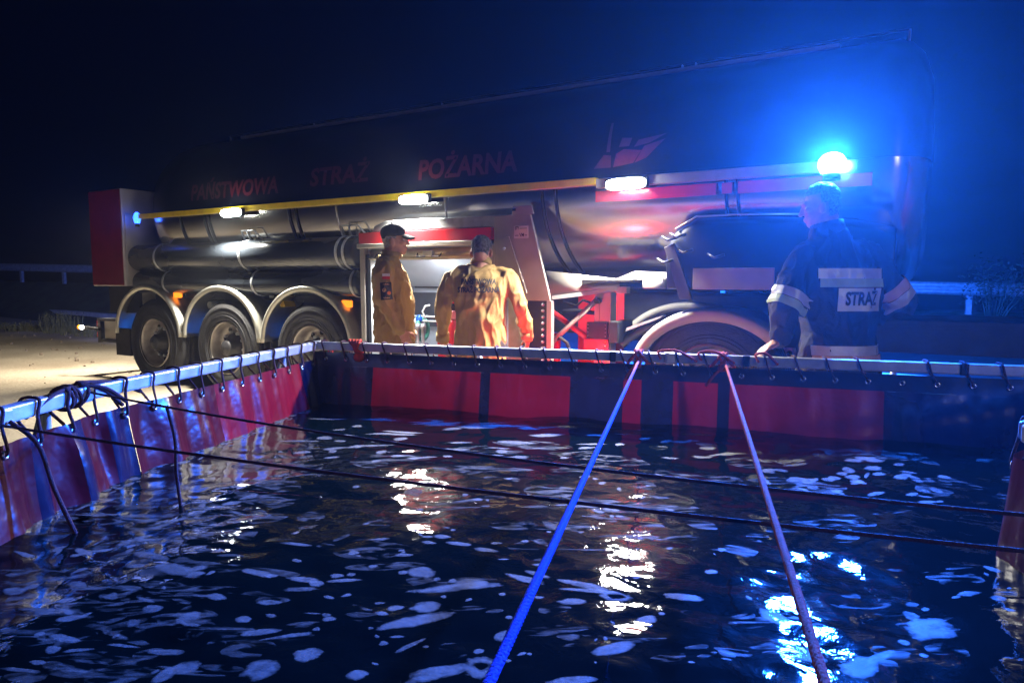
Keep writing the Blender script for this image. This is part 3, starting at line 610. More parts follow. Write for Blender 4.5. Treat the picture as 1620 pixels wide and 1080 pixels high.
# ================================================================== TRACTOR
TR = thing('tractor_unit', 'dark tractor unit with pale mudguards coupled under the front of the tank', 'truck', tuple(tw(6.62, 0, 0)), -TH)
def L_(u): return u - 6.62
for v in (.0, 2.2): wheel(0, v, TR); wheel(3.1, v, TR)
fender(TR, .0, .55, .60, .50, -.04, .5, 'fender2', .25, math.pi - .62, lip=.08)
fender(TR, -.30, .55, .66, .53, .52, .9, 'fender2', .25, math.pi - .8)
fender(TR, -.28, .52, .56, .44, .10, .3, 'black', .6, 2.2)
MB().box((-.78, -.02, .78), (-.70, .3, .95)).obj('light_box', 'black', TR, .01)
MB().prism([(-.67, .87), (-.4, .98), (-.38, 1.0), (-.66, .9)], .1, (0, .05, 0)).obj('fender_bracket', 'galv', TR)
for v in (.62, 1.62): MB().box((-1.0, v, .75), (4.0, v + .1, .98)).obj('chassis_beam', 'chassis', TR)
MB().lathe([(0, 0), (.5, 0), (.5, .06), (0, .06)], (0, 1.2, 1.0), (0, 0, 1), 32).obj('coupling_plate', 'black', TR)
cb = MB().prism([(2.35, .7), (2.35, 3.1), (2.6, 3.3), (3.6, 3.3), (4.2, 2.4), (4.4, 1.6), (4.4, .7)], 2.3, (0, .05, 0)).obj('cab', 'redpaint', TR, .05)
MB().prism([(3.2, 1.7), (3.2, 2.5), (3.85, 2.5), (4.15, 1.9), (4.15, 1.7)], .02, (0, .035, 0)).obj('side_window', 'glass', cb)
MB().box((3.08, .03, .8), (3.09, .045, 2.7)).obj('door_gap', 'black', cb)

# ================================================================== FOLDING WATER BASIN
ZR = .845
FARP = [(-1.27, 4.40), (.86, 3.69), (2.95, 2.96)]
LEFTP = [(-1.27, 4.40), (-1.61, 2.53), (-1.60, 2.09), (-1.5, .42)]
RIGHTP = [(2.95, 2.96), (1.44, 1.88), (1.42, 1.60), (1.2, .42)]
NEARP = [(-1.5, .42), (1.2, .42)]
B = thing('water_basin', 'large folding water basin with metal rim and red and dark blue liner', 'water basin', (0, 0, 0))
def rail(p, q, label=None, h=.052, wd=.05):
    mid = [Vector((p[0], p[1], ZR)), Vector((q[0], q[1], ZR))]; return MB().bar(mid[0], mid[1], wd, h).obj('rim_rail', 'railm', B, .007, label)
for pl in (FARP, LEFTP, RIGHTP, NEARP):
    for a, b in zip(pl[:-1], pl[1:]):
        a2, b2 = Vector(a), Vector(b); d = (b2 - a2).normalized() * .012; rail(a2 + d, b2 - d)
for pt in FARP + LEFTP[1:]:
    MB().box((pt[0] - .034, pt[1] - .034, ZR - .032), (pt[0] + .034, pt[1] + .034, ZR + .03)).obj('rim_corner', 'railm', B, .012)
fd = (Vector(FARP[2]) - Vector(FARP[0])).normalized(); 
for s_ in (1.92, 2.62, 3.6):
    c = Vector(FARP[0]) + fd * s_; 
    MB().bar((c.x, c.y, ZR), (c.x + fd.x * .035, c.y + fd.y * .035, ZR), .056, .058).obj('rim_sleeve', 'black', B, .004)
# support legs outside the liner
def leg(x, y, dx, dy):
    q = MB(); q.tube([(x, y, ZR - .01), (x + dx * .25, y + dy * .25, 0)], .016, 8); q.tube([(x, y, ZR - .03), (x, y, 0)], .014, 8); q.obj('support_leg', 'railm', B)
for x, y, dx, dy in ((-1.0, 4.37, .3, .95), (-.2, 4.11, .3, .95), (.9, 3.72, .3, .95), (1.9, 3.37, .3, .95), (-1.38, 4.1, -1, .2), (-1.66, 2.4, -1, 0), (-1.64, 1.2, -1, 0)): leg(x, y, dx, dy)
MB().box((-1.20, 4.42, .55), (-1.17, 4.45, ZR - .03)).obj('corner_post', 'redpaint', B, .004); MB().box((-1.05, 4.36, .6), (-1.02, 4.39, ZR - .03)).obj('corner_post', 'railm', B, .004)
# liner walls
def path_pt(pl, s_):
    for a, b in zip(pl[:-1], pl[1:]):
        a, b = Vector(a), Vector(b); l = (b - a).length
        if s_ <= l + 1e-6: return a + (b - a) * (s_ / l), (b - a).normalized()
        s_ -= l
    return b, (b - a).normalized()
def plen(pl): return sum((Vector(b) - Vector(a)).length for a, b in zip(pl[:-1], pl[1:]))
def wall_xy(pl, s_, z, inward, lean, ztop, amp, seed):
    p, d = path_pt(pl, s_); n = Vector((-d.y, d.x)) * inward; t = max(0, (ztop - z) / .8)
    fold = amp * (mnoise.noise(Vector((s_ * 7, seed, z * 1.2))) + .5 * mnoise.noise(Vector((s_ * 19, seed, z * 2.5 + s_)))) * min(1, t * 5 + .25)
    o = .03 + lean * t + fold
    return Vector((p.x + n.x * o, p.y + n.y * o, z))
def wall(pl, sa, sb, za, zb, inward, lean, m, name, ztop=.79, amp=.02, seed=0, label=None, off=0):
    nx = max(3, int((sb - sa) / .018)); nzz = max(3, int((za - zb) / .03)); q = MB(); rows = []
    for j in range(nzz + 1):
        z = za + (zb - za) * j / nzz; row = []
        for i in range(nx + 1):
            s_ = sa + (sb - sa) * i / nx; v = wall_xy(pl, s_, z, inward, lean + off * 0, ztop, amp, seed)
            if off: p, d = path_pt(pl, s_); v += Vector((-d.y * inward * off, d.x * inward * off, 0))
            row.append(v)
        rows.append(row)
    q.loft(rows, cap=False, closed=False); return q.obj(name, m, B, 0, label)
FL = plen(FARP); ll = plen(LEFTP)
wall(FARP, .0, FL, .808, .725, -1, .12, 'liner_dark', 'liner_hem', .808, .006, 3, 'dark hem of the far wall with a row of grommets')
segs = [(0, .44, 'd'), (.44, 1.16, 'r'), (1.16, 1.22, 'd'), (1.22, 1.70, 'r'), (1.70, 2.0, 'd'), (2.0, 2.10, 'r'), (2.10, 2.27, 'd'), (2.27, 2.50, 'r'), (2.50, 2.56, 'd'), (2.56, 3.28, 'r'), (3.28, FL, 'd')]
for a, b, c in segs: wall(FARP, a, b, .725, .05, -1, .12, 'liner_red' if c == 'r' else 'liner_dark', 'liner_panel', .808, .014, 3, ('red' if c == 'r' else 'dark blue') + ' panel of the far liner wall')
def lseg(a, b, c, zt=.765, amp=.035):
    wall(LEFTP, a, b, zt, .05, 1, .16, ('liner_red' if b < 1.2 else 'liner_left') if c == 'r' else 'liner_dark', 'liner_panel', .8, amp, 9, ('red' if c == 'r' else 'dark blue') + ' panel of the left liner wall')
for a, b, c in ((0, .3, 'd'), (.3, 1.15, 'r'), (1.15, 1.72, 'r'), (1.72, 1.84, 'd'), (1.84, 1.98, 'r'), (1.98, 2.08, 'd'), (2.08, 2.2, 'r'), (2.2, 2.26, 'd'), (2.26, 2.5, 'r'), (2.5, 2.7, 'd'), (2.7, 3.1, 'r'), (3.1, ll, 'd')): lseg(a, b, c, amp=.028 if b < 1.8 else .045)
rl = plen(RIGHTP)
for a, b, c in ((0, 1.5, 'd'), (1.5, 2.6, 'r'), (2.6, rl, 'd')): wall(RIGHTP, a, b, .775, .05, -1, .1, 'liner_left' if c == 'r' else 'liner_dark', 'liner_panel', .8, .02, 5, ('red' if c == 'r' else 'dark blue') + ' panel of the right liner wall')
wall(NEARP, 0, 2.70, .775, .05, 1, .05, 'liner_dark', 'liner_panel', .8, .02, 5, 'dark blue panel of the near liner wall')
# grommets and lacing
GM = MB().lathe([(.007, .004), (.010, .006), (.014, .004), (.016, 0), (.007, .0)], (0, 0, 0), (0, 0, 1), 16).mesh('grommet')
HM = MB().lathe([(0, 0.001), (.0075, .001)], (0, 0, 0), (0, 0, 1), 10)
def lacing(pl, s0, ds, n, inward, lean, ztop, zg, amp, seed, skip=(), slope=.05):
    for k in range(n):
        s_ = s0 + ds * k
        if s_ > plen(pl) - .03: break
        p, d = path_pt(pl, s_); nn = Vector((-d.y, d.x, 0)) * inward; w_ = wall_xy(pl, s_, zg, inward, lean, ztop, amp, seed) + nn * .004
        o = link('grommet', GM, 'grommet', B); o.location = w_; o.rotation_euler = nn.to_track_quat('Z', 'Y').to_euler()
        if k in skip: continue
        d3 = Vector((d.x, d.y, 0)); c = Vector((p.x, p.y, ZR)); j = (rnd.random() - .5) * .02; r = rnd.uniform(.0045, .006); e = .034; sl = slope + j
        pts = [w_ - nn * .002, w_ + nn * .008 - d3 * sl * .1 + Vector((0, 0, .012)), c + nn * e - d3 * sl * .45 + Vector((0, 0, -.028)), c + nn * e - d3 * sl * .75 + Vector((0, 0, .02)), c + nn * .02 - d3 * sl * .85 + Vector((0, 0, .033)),
               c - nn * .02 - d3 * sl + Vector((0, 0, .033)), c - nn * e - d3 * sl * .8 + Vector((0, 0, .02)), c - nn * e - d3 * sl * .4 + Vector((0, 0, -.03)), w_ - nn * .03 + Vector((0, 0, .03)), w_ - nn * .012]
        MB().tube(smooth_path(pts, 3), r, 6).obj('lacing_loop', 'cord', B)
def smooth_path(pts, k=4):
    pts = [Vector(p) for p in pts]; out = []
    for i in range(len(pts) - 1):
        p0 = pts[max(i - 1, 0)]; p1 = pts[i]; p2 = pts[i + 1]; p3 = pts[min(i + 2, len(pts) - 1)]
        for j in range(k):
            t = j / k; out.append(.5 * ((2 * p1) + (-p0 + p2) * t + (2 * p0 - 5 * p1 + 4 * p2 - p3) * t * t + (-p0 + 3 * p1 - 3 * p2 + p3) * t ** 3))
    out.append(pts[-1]); return out
lacing(FARP, .10, .148, 30, -1, .12, .808, .768, .006, 3, skip=(17, 22))
lacing(LEFTP, .12, .162, 26, 1, .16, .8, .735, .02, 9, slope=.04)
lacing(RIGHTP, .2, .18, 14, -1, .1, .8, .735, .02, 5)

# water surface
WZ = .49
rw = np.random.RandomState(5); waves = []
for i in range(54):
    lam = .06 * (14 ** rw.rand()); th = rw.rand() * 2 * math.pi; a = lam * .0028 * (1.0 if lam < .35 else .7); k = 2 * math.pi / lam
    a *= .65 if lam < .16 else 1; waves.append((k * math.cos(th), k * math.sin(th), rw.rand() * 6.28, a))
def wh(x, y):
    h = 0 * x
    for kx, ky, ph, a in waves: h = h + a * np.sin(kx * x + ky * y + ph)
    calm = .55 + .45 * np.sin(x * 1.7 + 1.3) * np.cos(y * 1.3 + .4)
    return h * (.45 + .75 * np.clip(calm, 0, 1))
def edge_pts(pl, n):
    L0 = plen(pl); return [path_pt(pl, L0 * i / n)[0] for i in range(n + 1)]
NV, NU = 460, 440
le = [wall_xy(LEFTP, ll * (1 - i / NV), WZ, 1, .16, .8, 0, 0) for i in range(NV + 1)]; le = np.array([(p.x - .03, p.y) for p in le])
ri = [wall_xy(RIGHTP, rl * (1 - i / NV), WZ, -1, .1, .8, 0, 0) for i in range(NV + 1)]; ri = np.array([(p.x + .03, p.y) for p in ri])
s_ = np.linspace(0, 1, NU + 1)[None, :]; X = le[:, 0:1] * (1 - s_) + ri[:, 0:1] * s_; Y = le[:, 1:2] * (1 - s_) + ri[:, 1:2] * s_
Z = WZ + wh(X, Y)
co = np.stack([X, Y, Z], -1).reshape(-1, 3)
idx = np.arange((NV + 1) * (NU + 1)).reshape(NV + 1, NU + 1); fa = np.stack([idx[:-1, :-1], idx[:-1, 1:], idx[1:, 1:], idx[1:, :-1]], -1).reshape(-1, 4)
me = bpy.data.meshes.new('water'); me.vertices.add(len(co)); me.vertices.foreach_set('co', co.ravel().astype('f')); me.loops.add(fa.size); me.loops.foreach_set('vertex_index', fa.ravel().astype('i'))
me.polygons.add(len(fa)); me.polygons.foreach_set('loop_start', np.arange(0, fa.size, 4).astype('i')); me.polygons.foreach_set('loop_total', np.full(len(fa), 4, 'i')); me.update(calc_edges=True); me.polygons.foreach_set('use_smooth', [True] * len(fa))
tag(link('water', me, 'water'), 'dark rippling water filling the basin', kind='structure')

# pale patches on the water: wave reflections painted as froth, some real froth
F_, P_ = 1080., math.atan(98 / 1080.)
def onz(px, py, z):
    x = (px - 810) / F_; y = -(py - 540) / F_; c, s = math.cos(P_), math.sin(P_); r = (x, c + y * s, -s + y * c); t = (z - 1.27) / r[2]; return Vector((t * r[0], t * r[1], z))
foam_glints = MB()
def blob(cx, cy, a, b, th, bend=0., hole=0., n=22, rough=.16):
    sd = rnd.random() * 100; c_, s__ = math.cos(th), math.sin(th); ring = []; 
    for k in range(n):
        an = 2 * math.pi * k / n; r = 1 + rough * mnoise.noise(Vector((math.cos(an) * 1.6 + sd, math.sin(an) * 1.6, 0))) + rough * .5 * mnoise.noise(Vector((math.cos(an) * 4 + sd, math.sin(an) * 4, 3)))
        x = a * r * math.cos(an); y = b * r * math.sin(an) * (1 + .22 * math.sin(1.6 * x / max(a, .001) + sd)); ring.append((x, y))
    vs = []; lv = [(1.08, .0002, 0), (.9, .0005, .55), (.6, .0007, 1), (max(hole, .04), .0007, .9 if not hole else .6)] + ([(max(hole - .1, .02), .0003, 0)] if hole else [])
    for (k_, hh, th_) in lv:
        foam_glints.t += [th_] * n
        for (x, y) in ring:
            x2, y2 = x * k_, y * k_ + bend * (x * k_) ** 2
            wx, wy = cx + x2 * c_ - y2 * s__, cy + x2 * s__ + y2 * c_
            vs.append((wx, wy, WZ + float(wh(np.float64(wx), np.float64(wy))) + hh))
    fs = [(i * n + k, i * n + (k + 1) % n, (i + 1) * n + (k + 1) % n, (i + 1) * n + k) for i in range(len(lv) - 1) for k in range(n)]
    if not hole: fs.append(tuple(range((len(lv) - 1) * n, len(lv) * n)))
    foam_glints.add(vs, fs)
def blob_px(x, y, wpx, hpx, tilt=0, bend=0, hole=0):
    c = onz(x, y, WZ); l = onz(x - wpx / 2, y + tilt, WZ); r = onz(x + wpx / 2, y - tilt, WZ); u = onz(x, y - hpx / 2, WZ); d = onz(x, y + hpx / 2, WZ)
    ax = (r - l); blob(c.x, c.y, ax.length / 2, (u - d).length / 2, math.atan2(ax.y, ax.x), bend, hole)
for a in [(260, 1065, 34, 26, 0), (293, 1052, 46, 26, 0), (415, 1060, 64, 30, 4), (487, 1035, 44, 28, 8), (566, 1070, 38, 15, 5), (695, 1062, 110, 26, 14), (762, 1052, 56, 34, 6, 0, .35), (655, 981, 132, 15, 16), (673, 958, 50, 16, 4), (626, 960, 28, 10, 2),
          (668, 905, 46, 15, -3), (722, 928, 155, 11, 7), (745, 922, 60, 14, 3), (301, 974, 36, 14, 0), (240, 964, 34, 12, 0), (384, 976, 25, 10, -2), (415, 997, 72, 9, 2), (521, 978, 24, 9, 0), (475, 931, 66, 9, 0), (478, 915, 58, 8, -3), (500, 922, 18, 8, -4),
          (408, 908, 48, 10, -5), (315, 903, 32, 11, 3), (281, 905, 74, 11, -12), (428, 950, 44, 7, 0), (533, 910, 25, 6, 0), (343, 945, 30, 7, -3), (545, 917, 60, 6, 2), (455, 1005, 90, 7, 6), (650, 1020, 50, 7, 12), (607, 1018, 16, 8, 0),
          (970, 1027, 70, 22, 9), (1021, 980, 42, 11, 2), (1081, 947, 64, 13, -2), (1226, 975, 46, 20, -13), (1470, 992, 46, 26, 14), (1362, 1052, 40, 30, 16), (1395, 1034, 50, 9, 12), (1442, 970, 26, 14, 0), (975, 943, 56, 14, -4, 0, .5), (925, 925, 90, 9, -12), (935, 934, 110, 6, -6),
          (905, 1078, 84, 12, 3), (1275, 1032, 42, 26, 6), (830, 912, 70, 10, -8), (850, 905, 40, 8, -6), (905, 950, 50, 9, 0), (1125, 908, 22, 8, 0), (800, 1003, 24, 16, 8), (1462, 1036, 14, 9, 0), (1430, 1012, 18, 9, 0), (1580, 945, 26, 9, -5), (1570, 900, 30, 7, -6), (1535, 938, 40, 5, 3),
          (958, 1010, 8, 7, 0), (942, 1050, 5, 5, 0), (770, 870, 40, 6, -2), (725, 862, 40, 7, -2), (700, 852, 30, 6, 0), (640, 880, 30, 5, 0), (560, 875, 20, 7, 0), (470, 862, 60, 4, -3), (600, 855, 40, 4, 0), (240, 880, 60, 8, -10), (215, 895, 34, 8, 0)]: blob_px(*a)
def scatter(n, x0, x1, y0, y1, w0, w1, h0, h1, tl=2, keep=None):
    for _ in range(n):
        x = rnd.uniform(x0, x1); y = rnd.uniform(y0, y1)
        if keep and not keep(x, y): continue
        blob_px(x, y, rnd.uniform(w0, w1) * rnd.choice((.5, .8, 1, 1.3)), rnd.uniform(h0, h1), rnd.uniform(-tl, tl))
scatter(60, 500, 1260, 662, 690, 18, 80, 1.6, 4, 1, lambda x, y: y > 655 + (x - 500) * .035)
scatter(46, 430, 1200, 690, 730, 14, 60, 2, 5, 2)
scatter(90, 1190, 1500, 690, 800, 8, 34, 2, 7, -5, lambda x, y: y > 690 + (x - 1190) * .18 and y < 760 + (x - 1190) * .2)
scatter(46, 560, 1060, 740, 900, 5, 22, 2, 5, 2)
scatter(50, 20, 420, 850, 1060, 10, 60, 3, 9, 6, lambda x, y: x < 260 + (1060 - y) * .6)
scatter(26, 420, 820, 860, 1060, 6, 24, 3, 7, 3); scatter(20, 820, 1600, 860, 1060, 6, 20, 3, 7, 3)
def film_streaks(n, x0, x1, y0, y1, w0, w1, h0, h1, tl):
    scatter(n, x0, x1, y0, y1, w0, w1, h0, h1, tl)
solid = foam_glints; foam_glints = MB()
film_streaks(190, 0, 1620, 700, 1075, 20, 120, 3, 16, 6); film_streaks(60, 0, 420, 800, 1075, 40, 140, 6, 22, 10)
M['film'] = mat('thin_glint_film', (.22, .23, .22), .6, 0, .5, 30, .1, 120, detail=6);  # dim streaks that paint faint reflections as thin froth
_t = M['film'].node_tree; _n = _t.nodes; _tc = _n.new('ShaderNodeTexCoord'); _mp = _n.new('ShaderNodeMapping'); _mp.inputs['Scale'].default_value = (9, 26, 1); _z = _n.new('ShaderNodeTexNoise'); _z.inputs['Scale'].default_value = 1; _z.inputs['Detail'].default_value = 3; _z.inputs['Distortion'].default_value = 1.2
_t.links.new(_tc.outputs['Object'], _mp.inputs[0]); _t.links.new(_mp.outputs[0], _z.inputs[0]); _r = _n.new('ShaderNodeMapRange'); _r.inputs[1].default_value = .48; _r.inputs[2].default_value = .62; _r.inputs[3].default_value = 0; _r.inputs[4].default_value = .26
_t.links.new(_z.outputs[0], _r.inputs[0]); film(M['film'], .1); _t.links.new(_r.outputs[0], [q for q in _n if q.type == 'MIX_SHADER'][0].inputs[0])
tag(link('foam_glint_film', foam_glints.film_mesh('foam_glint_film'), 'film'), 'thin dim streaks of froth and painted reflections spread over the water', 'foam_glints', kind='stuff'); foam_glints = solid
# pale line along the left wall: froth and painted reflection of the lit liner
for k in range(110):
    s__ = .2 + 2.1 * rnd.random(); p = wall_xy(LEFTP, s__, WZ, 1, .16, .8, .02, 9); blob(p.x + abs(rnd.gauss(.01, .03)), p.y + rnd.uniform(-.02, .02), rnd.uniform(.008, .03), rnd.uniform(.006, .014), 1.4, n=12)
for k in range(9):
    px = 170 + k * 28; py = 858 - k * 9 + (8 if k < 3 else 0); blob_px(px, py, 34, 5, 4)
fo = link('foam_glints', foam_glints.film_mesh('foam_glints'), 'foam_glints'); tag(fo, 'pale patches of froth and painted wave reflections on the water', 'foam_glints', kind='stuff')

# ------------------------------------------------------------------ ropes over the basin
def rope_pts(p, q, sag, n=24): return [Vector(p).lerp(Vector(q), i / n) - Vector((0, 0, sag * 4 * (i / n) * (1 - i / n))) for i in range(n + 1)]
def twist_rope(path, r, m, name, par=None, strands=4, pitch=.04):
    # braided look: three strands laid round each other
    q = MB(); path = [Vector(p) for p in path]; dist = 0; dense = []
    for a, b in zip(path[:-1], path[1:]):
        k = max(1, int((b - a).length / (pitch / 7)))
        for i in range(k): dense.append(a.lerp(b, i / k))
    dense.append(path[-1])
    for s0 in range(strands):
        pts = []; dist = 0
        for i, p in enumerate(dense):
            t = (dense[min(i + 1, len(dense) - 1)] - dense[max(i - 1, 0)]).normalized(); a = t.cross(Vector((.1, .2, 1))).normalized(); b = t.cross(a)
            if i: dist += (p - dense[i - 1]).length
            an = 2 * math.pi * (dist / pitch + s0 / strands); pts.append(p + (a * math.cos(an) + b * math.sin(an)) * r * .26)
        q.tube(pts, r * .76, 6)
    return q.obj(name, m, par)
def knot(par, x, y, d, tails, m):
    q = MB(); ex = Vector((d[0], d[1], 0)); nn = Vector((d[1], -d[0], 0)); c = Vector((x, y, ZR))
    for off, sk in ((-.03, .03), (.03, -.03)):
        pts = []
        for k in range(17):
            a = 2 * math.pi * k / 16; pts.append(c + ex * (off + sk * math.sin(a)) + nn * (.037 * math.cos(a)) * 1.0 + Vector((0, 0, .037 * math.sin(a))))
        q.tube(pts, .0085, 7)
    kc = c + nn * .05 - Vector((0, 0, .035))
    q.tube([kc + Vector((.018 * math.cos(t * 2.1), .012 * math.sin(t * 1.3), .018 * math.sin(t * 2.7))) for t in [i * .35 for i in range(22)]], .008, 7)
    q.tube(smooth_path([c + ex * .02 + Vector((0, 0, .04)), kc], 4), .0085, 7); q.tube(smooth_path([c - ex * .02 + Vector((0, 0, .04)), kc], 4), .0085, 7)
    for tx, tz in tails: q.tube(smooth_path([kc, kc + ex * tx * .5 + nn * .02 - Vector((0, 0, tz * .4)), kc + ex * tx - Vector((0, 0, tz))], 5), .0075, 7)
    return q.obj('knot', m, par)
r1 = thing('rope', 'blue rope with a pink end stretched over the water from far rim to camera', 'rope', (0, 0, 0), group='ropes tied across the basin')
kp = Vector((.70, 3.745 - .05, ZR - .03))
twist_rope(rope_pts((.683, 3.67, ZR - .02), (-.084, .42, .855), .0), .0072, 'blue_rope', 'strand', r1); knot(r1, .70, 3.745, fd, ((-.07, .09), ), 'pink_rope')
r2 = thing('rope', 'dusky pink rope stretched over the water at the right of the blue one', 'rope', (0, 0, 0), group='ropes tied across the basin')
twist_rope(rope_pts((1.115, 3.53, ZR - .02), (.255, .42, .855), .0), .0070, 'pink_rope', 'strand', r2); knot(r2, 1.12, 3.60, fd, ((-.08, .10), ), 'pink_rope')
r3 = thing('rope', 'upper dark rope running level from the left rim across the water', 'rope', (0, 0, 0), group='dark ropes running level across the basin')
MB().tube(rope_pts((-1.585, 2.53, .85), (1.45, 1.02, .85), .045), .0042, 8).obj('strand', 'cord', r3)
r4 = thing('rope', 'lower dark rope running level from the left rim across the water', 'rope', (0, 0, 0), group='dark ropes running level across the basin')
MB().tube(rope_pts((-1.575, 2.02, .84), (1.35, .86, .85), .025), .0042, 8).obj('strand', 'cord', r4)
q = MB(); r5 = thing('rope', 'dark cord hanging down into the water below the upper dark rope', 'rope', (0, 0, 0))
MB().tube(smooth_path([(-1.2, 2.34, .835), (-1.17, 2.33, .72), (-1.16, 2.31, .6), (-1.14, 2.30, .44)], 6), .0062, 8).obj('strand', 'cord', r5)
r6 = thing('rope', 'dark cord hanging down by the left rim near the picture edge', 'rope', (0, 0, 0))
MB().tube(smooth_path([(-1.56, 2.09, .83), (-1.47, 2.08, .76), (-1.42, 2.07, .62), (-1.33, 2.05, .44)], 6), .0068, 8).obj('strand', 'cord', r6)
# knotted cord bundle at the kink of the left rim
q = MB()
for k in range(4):
    c = Vector((-1.61 + rnd.uniform(-.01, .01), 2.50 + .03 * (k - 3), ZR)); tl = rnd.uniform(-.04, .04)
    q.tube([c + Vector((.042 * math.cos(a), tl * math.sin(a), .042 * math.sin(a))) for a in [2 * math.pi * i / 14 for i in range(15)]], .0065, 6)
for (a, b) in (((-1.61, 2.5, .89), (-1.57, 2.85, .80)), ((-1.60, 2.5, .885), (-1.56, 2.7, .77)), ((-1.6, 2.45, .88), (-1.59, 2.2, .82)), ((-1.6, 2.5, .88), (-1.5, 2.62, .80))): q.tube(smooth_path([a, Vector(a).lerp(Vector(b), .5) + Vector((.01, 0, .02)), b], 4), .008, 6)
q.obj('knot', 'cord', B)
q = MB()
for k in range(6):
    c = Vector((-.98 + rnd.uniform(-.02, .02), 4.30, ZR + .0)); tl = rnd.uniform(-.05, .05)
    q.tube([c + Vector((tl * math.sin(a) + fd.x * 0, .044 * math.cos(a), .044 * math.sin(a))) for a in [2 * math.pi * i / 14 for i in range(15)]], .009, 6)
q.ball((-.96, 4.25, ZR - .06), (.035, .02, .03), 10); q.obj('knot', 'pink_rope', B)
# extra pink lashing between the ropes' knots
for sx, ex_ in ((.80, .98), (1.0, 1.16), (1.27, 1.36)):
    yy = lambda x: 4.40 - (x + 1.27) * (1.44 / 4.22)
    MB().tube(smooth_path([(sx, yy(sx) - .04, ZR - .0), (sx, yy(sx), ZR + .036), ((sx + ex_) / 2, yy((sx + ex_) / 2) - .01, ZR + .042), (ex_, yy(ex_) - .038, ZR - .01)], 5), .007, 6).obj('lashing', 'pink_rope', B)

# unseen lamp on a tripod, added to brighten surfaces that face the camera
fl_ = thing('fill_lamp', 'added unseen fill light on a tripod behind the near side of the basin', 'fill_lamp', (5.2, -6.0, 0), .42)
for a in (0, 2.1, 4.2): MB().tube([(0, 0, 1.2), (.6 * math.cos(a), .6 * math.sin(a), 0)], .016, 8).obj('leg', 'galv', fl_)
MB().cyl((0, 0, 1.1), (0, 0, 3.1), .02, 10).obj('mast', 'galv', fl_)
hd_ = MB().box((-.25, -.08, 3.05), (.25, .05, 3.35)).obj('lamp_head', 'black', fl_, .02); MB().box((-.22, .052, 3.08), (.22, .058, 3.32)).obj('glass', 'ledwhite', hd_)
ld = bpy.data.lights.new('fill_lamp_light', 'AREA'); ld.shape = 'RECTANGLE'; ld.size = .44; ld.size_y = .24; ld.energy = FILL_W; ld.color = (1, .90, .80)
lo_ = bpy.data.objects.new('fill_lamp_light', ld); C.objects.link(lo_); lo_.parent = fl_; lo_.location = (0, .065, 3.2); lo_.rotation_euler = Vector((-.1, 1, -.14)).to_track_quat('-Z', 'Y').to_euler()

# unseen red lamp added behind the rim to redden the truck and the man
wl = thing('added_red_lamp', 'unseen red lamp added on the ground behind the far rim', 'lamp', (.25, 5.02, 0))

MB().box((-.09, -.06, 0), (.09, .06, .42)).obj('body', 'black', wl, .02); MB().lathe([(0, 0), (.07, 0), (.075, .06), (.05, .10), (0, .11)], (0, 0, .42), (0, 0, 1), 20).obj('lens', 'redsrc', wl)
ld = bpy.data.lights.new('red_lamp', 'POINT'); ld.energy = 22; ld.color = (1, .02, .03); ld.shadow_soft_size = .09
lo_ = bpy.data.objects.new('red_lamp', ld); C.objects.link(lo_); lo_.parent = wl; lo_.location = (0, 0, .62)

# ================================================================== THINGS IN THE CABINET
def inT(u, v, z): return tuple(tw(u, v, z))
ext = thing('fire_extinguisher', 'red container with white top band standing in the open cabinet', 'container', inT(4.33, .0, .56), -TH)
MB().prism([(-.085, 0), (.085, 0), (.095, .36), (-.095, .36)], .16, (0, -.08, 0)).obj('body', 'redpaint', ext, .02)
MB().box((-.088, -.083, .365), (.088, .083, .44)).obj('top_band', mat('pink_plastic', (.7, .25, .28), .4), ext, .012); MB().lathe([(0, 0), (.05, 0), (.06, .05), (.045, .11), (0, .12)], (.02, 0, .47), (0, 0, 1), 16).obj('cap', 'redpaint', ext); MB().cyl((.04, -.02, .44), (.04, -.02, .5), .03, 12).obj('valve', 'black', ext)
hc = thing('hose_coil', 'green and white coiled hose lying on its side in the cabinet', 'hose', inT(3.86, .10, .76), -TH)
for k in range(5): MB().lathe([(.085, -.012), (.11, -.014), (.118, 0), (.11, .014), (.085, .012)], (-.09 + k * .045, 0, .05), (1, .1, 0), 24).obj('coil', 'greenhose' if k % 2 == 0 else 'white', hc)
rh = thing('flat_hose', 'red flat hose bundle in the bottom of the cabinet', 'hose', inT(3.80, -.02, .62), -TH)
for k in range(4): MB().ball((-.05 + k * .045, 0, .08 + .02 * (k % 2)), (.035, .07, .07), 12).obj('fold', 'redhose', rh)
MB().lathe([(.02, 0), (.045, 0), (.045, .06), (.02, .06)], (-.02, -.1, .09), (0, -1, 0), 18).obj('coupling', 'redpaint', rh)
cp = thing('pipe_coupling', 'silver pipe couplings standing between the red hose and the jerrycan', 'coupling', inT(3.98, -.04, .62), -TH)
for k in range(3): MB().lathe([(0, 0), (.024, 0), (.024, .05), (.016, .06), (.016, .2), (.026, .21), (.026, .25), (0, .25)], (-.04 + k * .045, .02 * k, 0), (0, 0, 1), 14).obj('fitting', 'galv', cp)

